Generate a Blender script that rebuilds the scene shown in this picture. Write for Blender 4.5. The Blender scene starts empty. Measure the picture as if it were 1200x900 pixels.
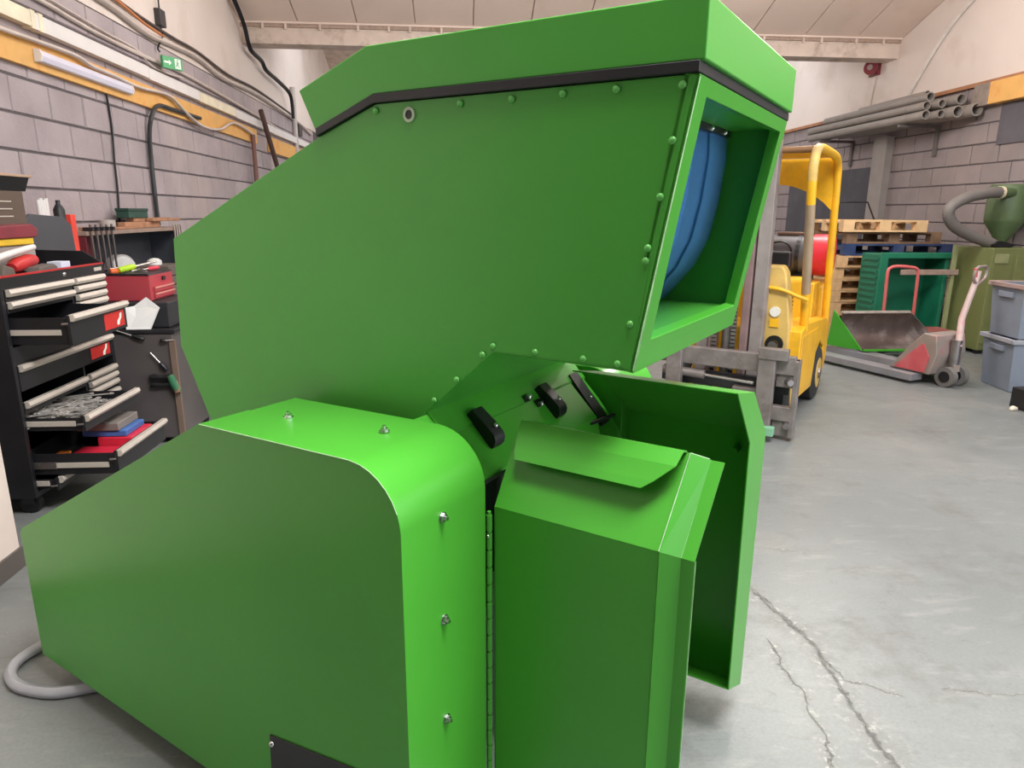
import bpy, math, random
from mathutils import Vector, Matrix

# ------------------------------------------------------------------ camera, sky, light, exposure
SC = bpy.context.scene
COL = SC.collection
YAW, PITCH, ROLL, FPX = math.radians(4.45), math.radians(14.14), math.radians(0.35), 798.0
_f = Vector((math.sin(YAW)*math.cos(PITCH), math.cos(YAW)*math.cos(PITCH), -math.sin(PITCH)))
_r = Vector((math.cos(YAW), -math.sin(YAW), 0)); _u = _r.cross(_f)
_r2 = _r*math.cos(ROLL)+_u*math.sin(ROLL); _u2 = -_r*math.sin(ROLL)+_u*math.cos(ROLL)
cd = bpy.data.cameras.new('camera'); cam = bpy.data.objects.new('camera', cd); COL.objects.link(cam)
cd.sensor_width = 36; cd.lens = FPX/1200*36; cd.clip_start = .05; cd.clip_end = 200
cam.matrix_world = Matrix(((_r2.x, _u2.x, -_f.x, 0), (_r2.y, _u2.y, -_f.y, 0), (_r2.z, _u2.z, -_f.z, 1.5), (0, 0, 0, 1)))
SC.camera = cam

SC.view_settings.view_transform = 'Standard'; SC.view_settings.look = 'None'
SC.view_settings.gamma = 1; SC.view_settings.use_curve_mapping = False
SC.view_settings.exposure = -0.28
SC.cycles.max_bounces = 8; SC.cycles.diffuse_bounces = 5; SC.cycles.sample_clamp_indirect = 6

wd = bpy.data.worlds.new('overcast_sky'); SC.world = wd; wd.use_nodes = True
bg = wd.node_tree.nodes['Background']; bg.inputs[0].default_value = (.93, .97, 1.0, 1); bg.inputs[1].default_value = 4.8

def portal(name, loc, direction, sx, sy):
    """daylight opening: sky light is sampled through it"""
    d = bpy.data.lights.new(name, 'AREA'); d.shape = 'RECTANGLE'; d.size = sx; d.size_y = sy
    d.cycles.is_portal = True
    o = bpy.data.objects.new(name, d); COL.objects.link(o); o.location = loc
    o.rotation_euler = Vector(direction).to_track_quat('-Z', 'Y').to_euler()
    return o
# shutter doorway in the right wall, rooflight strips in both bays
DOOR_Y0, DOOR_Y1, DOOR_H = -2.2, 2.0, 3.6
portal('shutter_doorway_daylight', (6.32, (DOOR_Y0+DOOR_Y1)/2, DOOR_H/2), (-1, 0, 0), DOOR_H, DOOR_Y1-DOOR_Y0)
portal('rear_doorway_daylight', (4.65, -2.42, DOOR_H/2), (0, 1, 0), 2.9, DOOR_H)
ROOF_S = .345
def roof_z(y):
    if y <= 3.4: return 3.9+(10.1-3.4)*ROOF_S-(3.4-y)*.345
    if y <= 10.1: return 3.9+(10.1-y)*ROOF_S
    if y <= 10.4: return 3.9
    if y <= 14.6: return 3.9+(y-10.4)*ROOF_S
    return 3.9+4.2*ROOF_S-(y-14.6)*.345
ROOFLIGHTS = [(1.0, 6.0, .2, 3.2), (-2.4, 5.9, 12.0, 13.6)]   # x0,x1,y0,y1
for (x0, x1, y0, y1) in ROOFLIGHTS:
    ym = (y0+y1)/2; s = (roof_z(y1)-roof_z(y0))/(y1-y0)
    portal('rooflight_daylight', ((x0+x1)/2, ym, roof_z(ym)+.04), (0, s, -1), x1-x0, (y1-y0)*math.hypot(1, s))

# added area light without a fixture, brightening the machine's top and front for contrast
ADDED_KEYS = [(1.08, .80, 4.6, 470)]
for (x, y, z, w) in ADDED_KEYS:
    d = bpy.data.lights.new('added_key_light', 'AREA'); d.shape = 'RECTANGLE'; d.size = 2.4; d.size_y = 1.2; d.energy = w; d.color = (1, .985, .96)
    o = bpy.data.objects.new('added_key_light', d); COL.objects.link(o); o.location = (x, y, z)

# added soft point lights, no fixtures: lift the roof and walls behind the machine
for (x, y, z, w) in ((3.4, 6.2, 3.55, 350), (-.4, 6.9, 3.55, 120), (2.0, 13.2, 3.6, 150)):
    d = bpy.data.lights.new('added_background_fill', 'POINT'); d.shadow_soft_size = .35; d.energy = w; d.color = (1, .965, .92)
    o = bpy.data.objects.new('added_background_fill', d); COL.objects.link(o); o.location = (x, y, z)

# ------------------------------------------------------------------ helpers
rnd = random.Random(7)
OFF = {}
class MB:
    def __init__(s): s.v = []; s.f = []
    def add(s, vs, fs):
        n = len(s.v); s.v += [tuple(v) for v in vs]; s.f += [tuple(i+n for i in f) for f in fs]; return s
    def box(s, x0, y0, z0, x1, y1, z1, m=None):
        vs = [(x, y, z) for z in (z0, z1) for x, y in ((x0, y0), (x1, y0), (x1, y1), (x0, y1))]
        if m is not None: vs = [m @ Vector(v) for v in vs]
        return s.add(vs, [(3, 2, 1, 0), (4, 5, 6, 7), (0, 1, 5, 4), (1, 2, 6, 5), (2, 3, 7, 6), (3, 0, 4, 7)])
    def prism(s, prof, lo, hi, axis='y', map3=None):
        """closed profile (two coords) extruded along the third axis"""
        n = len(prof)
        def p3(p, t):
            if map3: return map3(p[0], p[1], t)
            return {'y': (p[0], t, p[1]), 'x': (t, p[0], p[1]), 'z': (p[0], p[1], t)}[axis]
        vs = [p3(p, lo) for p in prof]+[p3(p, hi) for p in prof]
        fs = [tuple(range(n-1, -1, -1)), tuple(range(n, 2*n))]+[(i, (i+1) % n, n+(i+1) % n, n+i) for i in range(n)]
        return s.add(vs, fs)
    def tube(s, pts, r, n=8, closed=False):
        pts = [Vector(p) for p in pts]; k = len(pts); rs = r if isinstance(r, (list, tuple)) else [r]*k
        rings = []; up = None
        for i, p in enumerate(pts):
            a = pts[(i-1) % k] if (i > 0 or closed) else p; b = pts[(i+1) % k] if (i < k-1 or closed) else p
            t = (b-a).normalized()
            if up is None: up = t.orthogonal().normalized()
            up = (up-t*up.dot(t)).normalized() if (up-t*up.dot(t)).length > 1e-5 else t.orthogonal().normalized()
            w = t.cross(up); rings.append([p+(up*math.cos(q*2*math.pi/n)+w*math.sin(q*2*math.pi/n))*rs[i] for q in range(n)])
        vs = [v for g in rings for v in g]; fs = []
        for i in range(k if closed else k-1):
            j = (i+1) % k
            fs += [(i*n+q, i*n+(q+1) % n, j*n+(q+1) % n, j*n+q) for q in range(n)]
        if not closed: fs += [tuple(range(n-1, -1, -1)), tuple((k-1)*n+q for q in range(n))]
        return s.add(vs, fs)
    def cyl(s, p0, p1, r, n=16, r1=None): return s.tube([p0, p1], [r, r if r1 is None else r1], n)
    def ring(s, p0, p1, ro, ri, n=20):
        p0 = Vector(p0); p1 = Vector(p1); t = (p1-p0).normalized(); u = t.orthogonal().normalized(); w = t.cross(u)
        c = [u*math.cos(q*2*math.pi/n)+w*math.sin(q*2*math.pi/n) for q in range(n)]
        vs = [p0+x*ro for x in c]+[p1+x*ro for x in c]+[p1+x*ri for x in c]+[p0+x*ri for x in c]; fs = []
        for k in range(4):
            for q in range(n): fs.append((k*n+q, k*n+(q+1) % n, ((k+1) % 4)*n+(q+1) % n, ((k+1) % 4)*n+q))
        return s.add(vs, fs)
    def sheet(s, grid, th):
        """grid[i][j] of points, thickened along its normal"""
        ni, nj = len(grid), len(grid[0]); P = [[Vector(p) for p in row] for row in grid]; top = []; bot = []
        for i in range(ni):
            for j in range(nj):
                du = P[min(i+1, ni-1)][j]-P[max(i-1, 0)][j]; dv = P[i][min(j+1, nj-1)]-P[i][max(j-1, 0)]
                nn = du.cross(dv); nn = nn.normalized() if nn.length > 1e-9 else Vector((0, 0, 1))
                top.append(P[i][j]+nn*th/2); bot.append(P[i][j]-nn*th/2)
        N = ni*nj; fs = []
        for i in range(ni-1):
            for j in range(nj-1):
                a, b, c, d = i*nj+j, (i+1)*nj+j, (i+1)*nj+j+1, i*nj+j+1
                fs += [(a, b, c, d), (N+d, N+c, N+b, N+a)]
        for i in range(ni-1):
            a, b = i*nj, (i+1)*nj; fs.append((a, N+a, N+b, b)); a, b = a+nj-1, b+nj-1; fs.append((b, N+b, N+a, a))
        for j in range(nj-1):
            a, b = j, j+1; fs.append((b, N+b, N+a, a)); a, b = (ni-1)*nj+j, (ni-1)*nj+j+1; fs.append((a, N+a, N+b, b))
        return s.add(top+bot, fs)
    def mesh(s, name, mat, off=None, smooth=None):
        me = bpy.data.meshes.new(name)
        vs = [tuple(Vector(v)-off) for v in s.v] if off is not None else s.v
        me.from_pydata(vs, [], s.f); me.update()
        import bmesh
        bm = bmesh.new(); bm.from_mesh(me); bmesh.ops.recalc_face_normals(bm, faces=bm.faces); bm.to_mesh(me); bm.free()
        me.materials.append(mat)
        if smooth: me.shade_smooth() if smooth >= 180 else me.set_sharp_from_angle(angle=math.radians(smooth))
        if smooth and smooth < 180: me.polygons.foreach_set('use_smooth', [True]*len(me.polygons))
        return me
    def build(s, name, mat, parent=None, bevel=0, smooth=None, seg=2, origin=None):
        """ONE mesh object; vertices given in the frame of the thing"""
        off = OFF.get(parent.name, Vector()) if parent else (Vector(origin) if origin else Vector())
        me = s.mesh(name, mat, off, smooth)
        o = bpy.data.objects.new(name, me); COL.objects.link(o)
        if parent: o.parent = parent; OFF[o.name] = off
        elif origin: o.location = origin
        if bevel:
            b = o.modifiers.new('bevel', 'BEVEL'); b.width = bevel; b.segments = seg; b.limit_method = 'ANGLE'; b.angle_limit = math.radians(35); b.harden_normals = True
            me.polygons.foreach_set('use_smooth', [True]*len(me.polygons)); me.set_sharp_from_angle(angle=math.radians(30 if not smooth else smooth))
        return o
def tag(o, label, cat, group=None):
    o['label'] = label; o['category'] = cat
    if group: o['group'] = group
    return o
def thing(name, label, cat, base, rot=0, group=None, frame=False):
    """Empty at the base. frame=True: parts use world (or machine-axis) coordinates shifted by base"""
    o = bpy.data.objects.new(name, None); COL.objects.link(o); o.empty_display_size = .1
    o.rotation_euler = (0, 0, rot)
    b = Vector(base); OFF[o.name] = b
    o.location = Matrix.Rotation(rot, 3, 'Z') @ b
    return tag(o, label, cat, group)
def place(name, me, parent, loc, normal=(0, 0, 1), spin=0, scale=1):
    o = bpy.data.objects.new(name, me); COL.objects.link(o); o.parent = parent
    o.location = Vector(loc)-OFF.get(parent.name, Vector()); OFF[o.name] = Vector((0, 0, 0))
    q = Vector(normal).to_track_quat('Z', 'Y'); o.rotation_mode = 'QUATERNION'
    from mathutils import Quaternion
    o.rotation_quaternion = q @ Quaternion((0, 0, 1), spin); o.scale = (scale,)*3
    return o
def struct(o): o['kind'] = 'structure'; return o

# ------------------------------------------------------------------ materials
def srgb(c): return tuple(((x/255)/12.92 if x/255 <= .04045 else ((x/255+.055)/1.055)**2.4) for x in c)
MATS = {}
def mat(name, c, rough=.5, metal=0, var=.12, vscale=6, bump=0, bscale=60, coat=0, rvar=.1, c2=None, c2amt=.5, c2scale=3, objvar=0, spec=None, inst=False):
    """paint-like surface: colour c (sRGB) with soft mottling towards c2, fine relief, uneven gloss"""
    if name in MATS: return MATS[name]
    m = bpy.data.materials.new(name); m.use_nodes = True; nt = m.node_tree; N = nt.nodes; L = nt.links
    b = N['Principled BSDF']; b.inputs['Metallic'].default_value = metal
    if spec is not None: b.inputs['Specular IOR Level'].default_value = spec
    tc = N.new('ShaderNodeTexCoord')
    P = tc.outputs['Object']
    if inst:
        oi0 = N.new('ShaderNodeObjectInfo'); ad = N.new('ShaderNodeVectorMath'); L.new(P, ad.inputs[0]); L.new(oi0.outputs['Location'], ad.inputs[1]); P = ad.outputs[0]
    n1 = N.new('ShaderNodeTexNoise'); n1.inputs['Scale'].default_value = vscale; n1.inputs['Detail'].default_value = 5
    L.new(P, n1.inputs['Vector'])
    lin = srgb(c); lo = tuple(max(0, x*(1-var)) for x in lin); hi = tuple(min(1, x*(1+var)) for x in lin)
    r = N.new('ShaderNodeValToRGB'); r.color_ramp.elements[0].position = .3; r.color_ramp.elements[1].position = .7
    r.color_ramp.elements[0].color = (*lo, 1); r.color_ramp.elements[1].color = (*hi, 1)
    L.new(n1.outputs['Fac'], r.inputs['Fac']); out = r.outputs['Color']
    if c2 is not None:
        n2 = N.new('ShaderNodeTexNoise'); n2.inputs['Scale'].default_value = c2scale; n2.inputs['Detail'].default_value = 8; n2.inputs['Roughness'].default_value = .65
        L.new(P, n2.inputs['Vector'])
        mr = N.new('ShaderNodeMapRange'); mr.inputs['From Min'].default_value = .5; mr.inputs['From Max'].default_value = .68; mr.inputs['To Max'].default_value = c2amt
        L.new(n2.outputs['Fac'], mr.inputs['Value'])
        mx = N.new('ShaderNodeMix'); mx.data_type = 'RGBA'; mx.inputs['B'].default_value = (*srgb(c2), 1)
        L.new(mr.outputs['Result'], mx.inputs['Factor']); L.new(out, mx.inputs['A']); out = mx.outputs['Result']
    if objvar:
        oi = N.new('ShaderNodeObjectInfo'); hv = N.new('ShaderNodeHueSaturation')
        mr2 = N.new('ShaderNodeMapRange'); mr2.inputs['To Min'].default_value = 1-objvar; mr2.inputs['To Max'].default_value = 1+objvar
        L.new(oi.outputs['Random'], mr2.inputs['Value']); L.new(mr2.outputs['Result'], hv.inputs['Value']); L.new(out, hv.inputs['Color']); out = hv.outputs['Color']
    L.new(out, b.inputs['Base Color'])
    mr3 = N.new('ShaderNodeMapRange'); mr3.inputs['To Min'].default_value = max(.02, rough-rvar); mr3.inputs['To Max'].default_value = min(1, rough+rvar)
    L.new(n1.outputs['Fac'], mr3.inputs['Value']); L.new(mr3.outputs['Result'], b.inputs['Roughness'])
    if coat: b.inputs['Coat Weight'].default_value = coat; b.inputs['Coat Roughness'].default_value = .12
    if bump:
        n3 = N.new('ShaderNodeTexNoise'); n3.inputs['Scale'].default_value = bscale; n3.inputs['Detail'].default_value = 6
        L.new(P, n3.inputs['Vector'])
        bp = N.new('ShaderNodeBump'); bp.inputs['Strength'].default_value = bump; bp.inputs['Distance'].default_value = .01
        L.new(n3.outputs['Fac'], bp.inputs['Height']); L.new(bp.outputs['Normal'], b.inputs['Normal'])
    MATS[name] = m
    return m
GREEN = mat('green_gloss_paint', (69, 154, 47), .30, var=.05, vscale=2.5, bump=.02, bscale=220, rvar=.03, spec=.38)
GREEN_H = mat('green_hood_paint', (70, 153, 55), .36, var=.05, vscale=2.5, bump=.02, bscale=200, rvar=.03, spec=.38)
BLACK = mat('black_satin_paint', (22, 22, 25), .45, var=.2)
RUBBER = mat('black_rubber', (18, 18, 24), .5, var=.1)
ZINC = mat('zinc_plated_steel', (205, 205, 205), .25, 1, var=.05)
STEEL = mat('worn_steel', (150, 145, 145), .42, .9, var=.15, c2=(110, 92, 84), c2amt=.5, c2scale=9)
DARKSTEEL = mat('dark_steel', (70, 70, 74), .45, .8, var=.2)
ALU = mat('brushed_aluminium', (214, 204, 194), .4, .35, var=.05)
CHESTB = mat('tool_chest_black_paint', (30, 30, 34), .35, var=.15)
REDP = mat('red_paint', (190, 40, 42), .4, var=.15, c2=(120, 45, 45), c2amt=.5)
BLOCKL = mat('grey_lilac_block_paint', (164, 152, 155), .8, var=.12, vscale=3, bump=.55, bscale=45, objvar=.07, c2=(184, 164, 156), c2amt=.5, c2scale=.7, inst=True)
BLOCKR = mat('slate_grey_block_paint', (142, 130, 130), .75, var=.1, vscale=3, bump=.4, bscale=45, objvar=.05, c2=(160, 144, 138), c2amt=.5, c2scale=.8, inst=True)
MORTAR = mat('dark_mortar', (92, 86, 88), .9, var=.15)
WHITEW = mat('white_render', (222, 208, 200), .85, var=.05, vscale=1.2, c2=(196, 176, 164), c2amt=.6, c2scale=.9, bump=.15, bscale=25)
ROOFM = mat('roof_lining_board', (222, 202, 190), .8, var=.05, vscale=1, c2=(204, 182, 168), c2amt=.5, c2scale=1.2, objvar=.03)
BEAMM = mat('painted_beam', (212, 194, 182), .7, var=.08, c2=(150, 128, 112), c2amt=.6, c2scale=5)
TIMBER = mat('yellow_timber', (222, 170, 98), .7, var=.15, vscale=4, c2=(190, 120, 66), c2amt=.5, c2scale=4)
WOOD = mat('pallet_wood', (196, 158, 116), .8, var=.2, vscale=8, c2=(150, 112, 80), c2amt=.6, c2scale=6, objvar=.1)
BLUEP = mat('blue_pallet_paint', (42, 62, 104), .7, var=.2, c2=(88, 84, 92), c2amt=.5, c2scale=6)
PVCW = mat('white_plastic', (220, 214, 212), .5, var=.04)
CABLEW = mat('pale_cable', (200, 186, 178), .6, var=.08)
YELLOW = mat('forklift_yellow', (232, 176, 34), .42, var=.08, c2=(186, 140, 60), c2amt=.5, c2scale=5)
YELLOWD = mat('worn_pale_yellow', (206, 172, 96), .55, var=.12, c2=(150, 130, 100), c2amt=.6, c2scale=5)

def concrete():
    m = bpy.data.materials.new('worn_concrete'); m.use_nodes = True; nt = m.node_tree; N = nt.nodes; L = nt.links; b = N['Principled BSDF']
    tc = N.new('ShaderNodeTexCoord'); P = tc.outputs['Object']
    def noise(s, d=6, r=.6, vec=P):
        n = N.new('ShaderNodeTexNoise'); n.inputs['Scale'].default_value = s; n.inputs['Detail'].default_value = d; n.inputs['Roughness'].default_value = r; L.new(vec, n.inputs['Vector']); return n
    def ramp(v, a, ca, bb, cb):
        r = N.new('ShaderNodeValToRGB'); r.color_ramp.elements[0].position = a; r.color_ramp.elements[1].position = bb
        r.color_ramp.elements[0].color = (*srgb(ca), 1); r.color_ramp.elements[1].color = (*srgb(cb), 1); L.new(v, r.inputs['Fac']); return r.outputs['Color']
    def mix(f, A, Bc):
        x = N.new('ShaderNodeMix'); x.data_type = 'RGBA'
        L.new(f, x.inputs['Factor']) if hasattr(f, 'links') else setattr(x.inputs['Factor'], 'default_value', f)
        for s, c in (('A', A), ('B', Bc)):
            if isinstance(c, tuple): x.inputs[s].default_value = (*srgb(c), 1)
            else: L.new(c, x.inputs[s])
        return x.outputs['Result']
    def math_(op, a, bb=None):
        x = N.new('ShaderNodeMath'); x.operation = op
        for i, c in enumerate((a, bb)):
            if c is None: continue
            if isinstance(c, (int, float)): x.inputs[i].default_value = c
            else: L.new(c, x.inputs[i])
        return x.outputs[0]
    def mr(v, a, bb, c=0, d=1):
        x = N.new('ShaderNodeMapRange'); x.inputs[1].default_value = a; x.inputs[2].default_value = bb; x.inputs[3].default_value = c; x.inputs[4].default_value = d; L.new(v, x.inputs[0]); return x.outputs[0]
    big = noise(.55, 8, .6); col = ramp(big.outputs['Fac'], .3, (110, 114, 114), .7, (140, 143, 142))
    st = noise(2.2, 10, .7); col = mix(mr(st.outputs['Fac'], .52, .68, 0, .6), col, (94, 92, 88))
    sp = noise(7, 10, .8); col = mix(mr(sp.outputs['Fac'], .58, .70, 0, .55), col, (86, 83, 79))
    sc = noise(1.1, 4, .5); col = mix(mr(sc.outputs['Fac'], .6, .75, 0, .5), col, (154, 152, 148))
    gr = noise(85, 4, .7); col = mix(mr(gr.outputs['Fac'], .35, .7, 0, .35), col, (98, 97, 94))
    mp = N.new('ShaderNodeMapping'); mp.inputs['Scale'].default_value = (1.4, 5.0, 1); mp.inputs['Rotation'].default_value = (0, 0, .5); L.new(P, mp.inputs['Vector'])
    stk = noise(2.4, 9, .72, mp.outputs[0]); col = mix(mr(stk.outputs['Fac'], .54, .7, 0, .38), col, (162, 161, 156)); col = mix(mr(stk.outputs['Fac'], .42, .3, 0, .5), col, (92, 89, 85))
    # cracks: distance to bent lines across the slab
    wob = noise(6.5, 10, .72); sx = N.new('ShaderNodeSeparateXYZ')
    add = N.new('ShaderNodeVectorMath'); add.operation = 'MULTIPLY_ADD'; L.new(wob.outputs['Color'], add.inputs[0]); add.inputs[1].default_value = (.12, .12, 0); L.new(P, add.inputs[2])
    L.new(add.outputs[0], sx.inputs[0]); X, Y = sx.outputs[0], sx.outputs[1]
    def line(p, q, w):
        p = (p[0]+.06, p[1]+.06); q = (q[0]+.06, q[1]+.06)
        dx, dy = q[0]-p[0], q[1]-p[1]; l = math.hypot(dx, dy); nx, ny = -dy/l, dx/l
        d = math_('ABSOLUTE', math_('ADD', math_('ADD', math_('MULTIPLY', X, nx), math_('MULTIPLY', Y, ny)), -(nx*p[0]+ny*p[1])))
        t = math_('ADD', math_('ADD', math_('MULTIPLY', X, dx/l), math_('MULTIPLY', Y, dy/l)), -(p[0]*dx/l+p[1]*dy/l))
        seg = math_('MULTIPLY', mr(t, -.01, .02), mr(t, l+.01, l-.03))
        return math_('MULTIPLY', mr(d, w*.62, w*.15), seg), math_('MULTIPLY', mr(d, w*5, w*1.2), seg)
    crack = None; band = None
    for p, q, w in CRACKS:
        c, bd = line(p, q, w); crack = c if crack is None else math_('MAXIMUM', crack, c); band = bd if band is None else math_('MAXIMUM', band, bd)
    brk = noise(22, 6, .7); crack = math_('MULTIPLY', crack, mr(brk.outputs['Fac'], .36, .52, .15, 1))
    chip = noise(30, 8, .8); chips = math_('MULTIPLY', mr(chip.outputs['Fac'], .52, .62), band)
    col = mix(math_('MULTIPLY', band, .25), col, (104, 101, 95)); col = mix(math_('MULTIPLY', chips, .6), col, (182, 180, 174)); col = mix(math_('MULTIPLY', crack, .7), col, (64, 61, 57))
    L.new(col, b.inputs['Base Color'])
    L.new(mr(st.outputs['Fac'], .3, .7, .3, .52), b.inputs['Roughness'])
    h = math_('ADD', math_('MULTIPLY', st.outputs['Fac'], .6), math_('MULTIPLY', sp.outputs['Fac'], .3)); h = math_('SUBTRACT', h, math_('MULTIPLY', crack, .9))
    bp = N.new('ShaderNodeBump'); bp.inputs['Strength'].default_value = .35; bp.inputs['Distance'].default_value = .012; L.new(h, bp.inputs['Height']); L.new(bp.outputs['Normal'], b.inputs['Normal'])
    return m
CRACKS = [((1.19, 2.46), (1.25, 2.11), .007), ((1.25, 2.11), (1.26, 1.86), .006), ((1.26, 1.86), (1.42, 1.78), .005), ((1.18, 2.42), (1.255, 2.03), .016), ((1.255, 2.03), (1.21, 1.73), .014), ((1.21, 1.73), (1.20, 1.3), .018), ((1.10, 2.1), (1.08, 1.75), .007), ((1.08, 1.75), (.98, 1.3), .008), ((1.54, 1.80), (1.9, 1.75), .004), ((1.33, 2.8), (1.6, 2.7), .003)]

# ------------------------------------------------------------------ the room
XL, XR, YN, YF = -2.85, 6.3, -2.4, 17.0
CH, CL = .232, .445     # block course height and length
fl = MB(); fl.box(XL-.2, YN-.2, -.12, XR+.2, YF+.2, 0); struct(fl.build('floor', concrete()))

def block_mesh(name, m, axis, length, height):
    a = MB(); c = .006; d = .012; y0, y1, z0, z1 = -length/2, length/2, -height/2, height/2
    vs = [(0, y0, z0), (0, y1, z0), (0, y1, z1), (0, y0, z1), (d, y0+c, z0+c), (d, y1-c, z0+c), (d, y1-c, z1-c), (d, y0+c, z1-c)]
    a.add([(v[0]*axis, v[1], v[2]) for v in vs], [(4, 5, 6, 7), (0, 1, 5, 4), (1, 2, 6, 5), (2, 3, 7, 6), (3, 0, 4, 7)])
    return a.mesh(name, m)
def block_wall(wall, x, axis, m, y0, y1, zlo, ztop):
    full = block_mesh('block', m, axis, CL-.012, CH-.012)
    row = 0; z = zlo
    while z+CH*.6 < ztop:
        h = min(CH, ztop-z); sz = (h-.012)/(CH-.012); y = y0+(CL/2 if row % 2 else 0)
        while y+CL <= y1:
            o = bpy.data.objects.new('block', full); COL.objects.link(o); o.parent = wall
            o.location = (x+axis*rnd.uniform(-.003, .002), y+CL/2+rnd.uniform(-.004, .004), z+h/2); o.scale = (1, 1, sz)
            y += CL
        z += CH; row += 1
ZB = 3.03
wl = struct(MB().box(XL-.2, YN, 0, XL, YF, ZB).build('wall_left', MORTAR))
block_wall(wl, XL, 1, BLOCKL, 3.55, 14.7, .48+CH, ZB)
m = MB().prism([(YN, ZB), (YF, ZB), (YF, roof_z(YF)), (14.6, roof_z(14.6)), (10.4, 3.9), (10.1, 3.9), (3.4, roof_z(3.4)), (YN, roof_z(YN))], XL-.2, XL+.012, 'x'); m.build('render_coat', WHITEW, wl)
wr = struct(MB().box(XR, DOOR_Y1, 0, XR+.2, YF, ZB).box(XR, YN, 0, XR+.2, DOOR_Y0, ZB).build('wall_right', MORTAR))
block_wall(wr, XR, -1, BLOCKR, 6.35, 14.4, .012, ZB)
m = MB().prism([(YN, DOOR_H), (DOOR_Y1, DOOR_H), (DOOR_Y1, ZB), (YF, ZB), (YF, roof_z(YF)), (14.6, roof_z(14.6)), (10.4, 3.9), (10.1, 3.9), (3.4, roof_z(3.4)), (YN, roof_z(YN))], XR-.012, XR+.2, 'x'); m.build('render_coat', WHITEW, wr)
struct(MB().box(XL, YF, 0, XR, YF+.2, 6).build('wall_far', WHITEW))
struct(MB().box(XL, YN-.2, 0, 3.2, YN, 6).box(3.2, YN-.2, DOOR_H, 6.1, YN, 6).box(6.1, YN-.2, 0, XR, YN, 6).build('wall_rear', mat('dark_bounce_damper', (44, 43, 46), .7)))  # unseen rear wall, set close and dark to cut bounce on machine sides
# white partition end beside the tool chest
struct(MB().box(XL, .6, 0, -1.905, 2.83, 2.3).build('wall_partition', WHITEW, bevel=.004))
struct(MB().box(-1.905, .6, 0, -1.893, 2.83, .09).build('baseboard_partition', mat('grey_skirting', (92, 86, 82), .6)))

# ceiling: sloped lining boards on purlins, valley beam at the low point
ce = struct(MB().box(XL-.2, 10.06, 3.90, XR+.2, 10.44, 3.95).build('ceiling', ROOFM))
PW = .77
def sheet_over(x0, x1, y0, y1):
    b = MB(); d = .036
    vs = [(x0, y0, roof_z(y0+1e-4)+d), (x1, y0, roof_z(y0+1e-4)+d), (x1, y1, roof_z(y1-1e-4)+d), (x0, y1, roof_z(y1-1e-4)+d)]
    b.add(vs+[(p[0], p[1], p[2]+.02) for p in vs], [(0, 1, 2, 3), (7, 6, 5, 4), (0, 4, 5, 1), (1, 5, 6, 2), (2, 6, 7, 3), (3, 7, 4, 0)])
    b.build('roof_sheet', BEAMM, ce)
for ya, yb in ((YN, 3.4), (3.4, 10.1), (10.4, 14.6), (14.6, YF)):
    L_ = [r for r in ROOFLIGHTS if ya <= r[2] < yb]
    if not L_: sheet_over(XL-.2, XR+.2, ya, yb); continue
    r = L_[0]
    sheet_over(XL-.2, XR+.2, ya, r[2]); sheet_over(XL-.2, XR+.2, r[3], yb); sheet_over(XL-.2, r[0], r[2], r[3]); sheet_over(r[1], XR+.2, r[2], r[3])
def panels(y0, y1):
    xs = [XL+i*PW for i in range(12)]+[XR]
    for q0, q1 in zip(xs, xs[1:]):
        if q1-q0 < .05: continue
        b = MB(); g = .008; th = .024
        vs = [(q0+g, y0, roof_z(y0+1e-4)), (q1-g, y0, roof_z(y0+1e-4)), (q1-g, y1, roof_z(y1-1e-4)), (q0+g, y1, roof_z(y1-1e-4))]
        vs = [(p[0], p[1], p[2]+.008) for p in vs]
        b.add(vs+[(p[0], p[1], p[2]+th) for p in vs], [(0, 1, 2, 3), (7, 6, 5, 4), (0, 4, 5, 1), (1, 5, 6, 2), (2, 6, 7, 3), (3, 7, 4, 0)])
        b.build('roof_panel', ROOFM, ce)
panels(9.02, 10.09); panels(7.95, 8.98)
def purlin(y, h=.2, w=.09):
    z = roof_z(y); MB().box(XL, y-w/2, z-h, XR, y+w/2, z+.005).build('purlin', BEAMM, ce, bevel=.006)
for y in (9.0, 7.4, 2.6): purlin(y, .07 if y > 8 else .2)
b = MB().box(XL, 10.12, 3.66, XR, 10.42, 3.9)
b.build('valley_beam', BEAMM, ce, bevel=.008)
MB().box(XL, 10.085, 3.86, XR, 10.12, 3.93).build('beam_flange', mat('rusty_flange', (172, 150, 136), .8, var=.25, vscale=14, c2=(120, 92, 74), c2amt=.8, c2scale=14), ce)
for i in range(22):
    x = XL+.25+i*.41+rnd.uniform(-.1, .1)
    MB().box(x-.015, 10.07, 3.83, x+.015, 10.086, 3.9).build('beam_clip', BEAMM, ce)

# ------------------------------------------------------------------ the green machine (axes: a = towards its front, b = across, z = up)
ROT = -math.radians(36.7)
gm = thing('granulator', 'large green sheet-metal granulator with tilted intake hood and two open front doors', 'machine', (-1.4, 1.45, 0), ROT)
def arc(cx, cz, r, t0, t1, n):
    return [(cx+r*math.cos(math.radians(t0+(t1-t0)*i/n)), cz+r*math.sin(math.radians(t0+(t1-t0)*i/n))) for i in range(n+1)]
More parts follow.
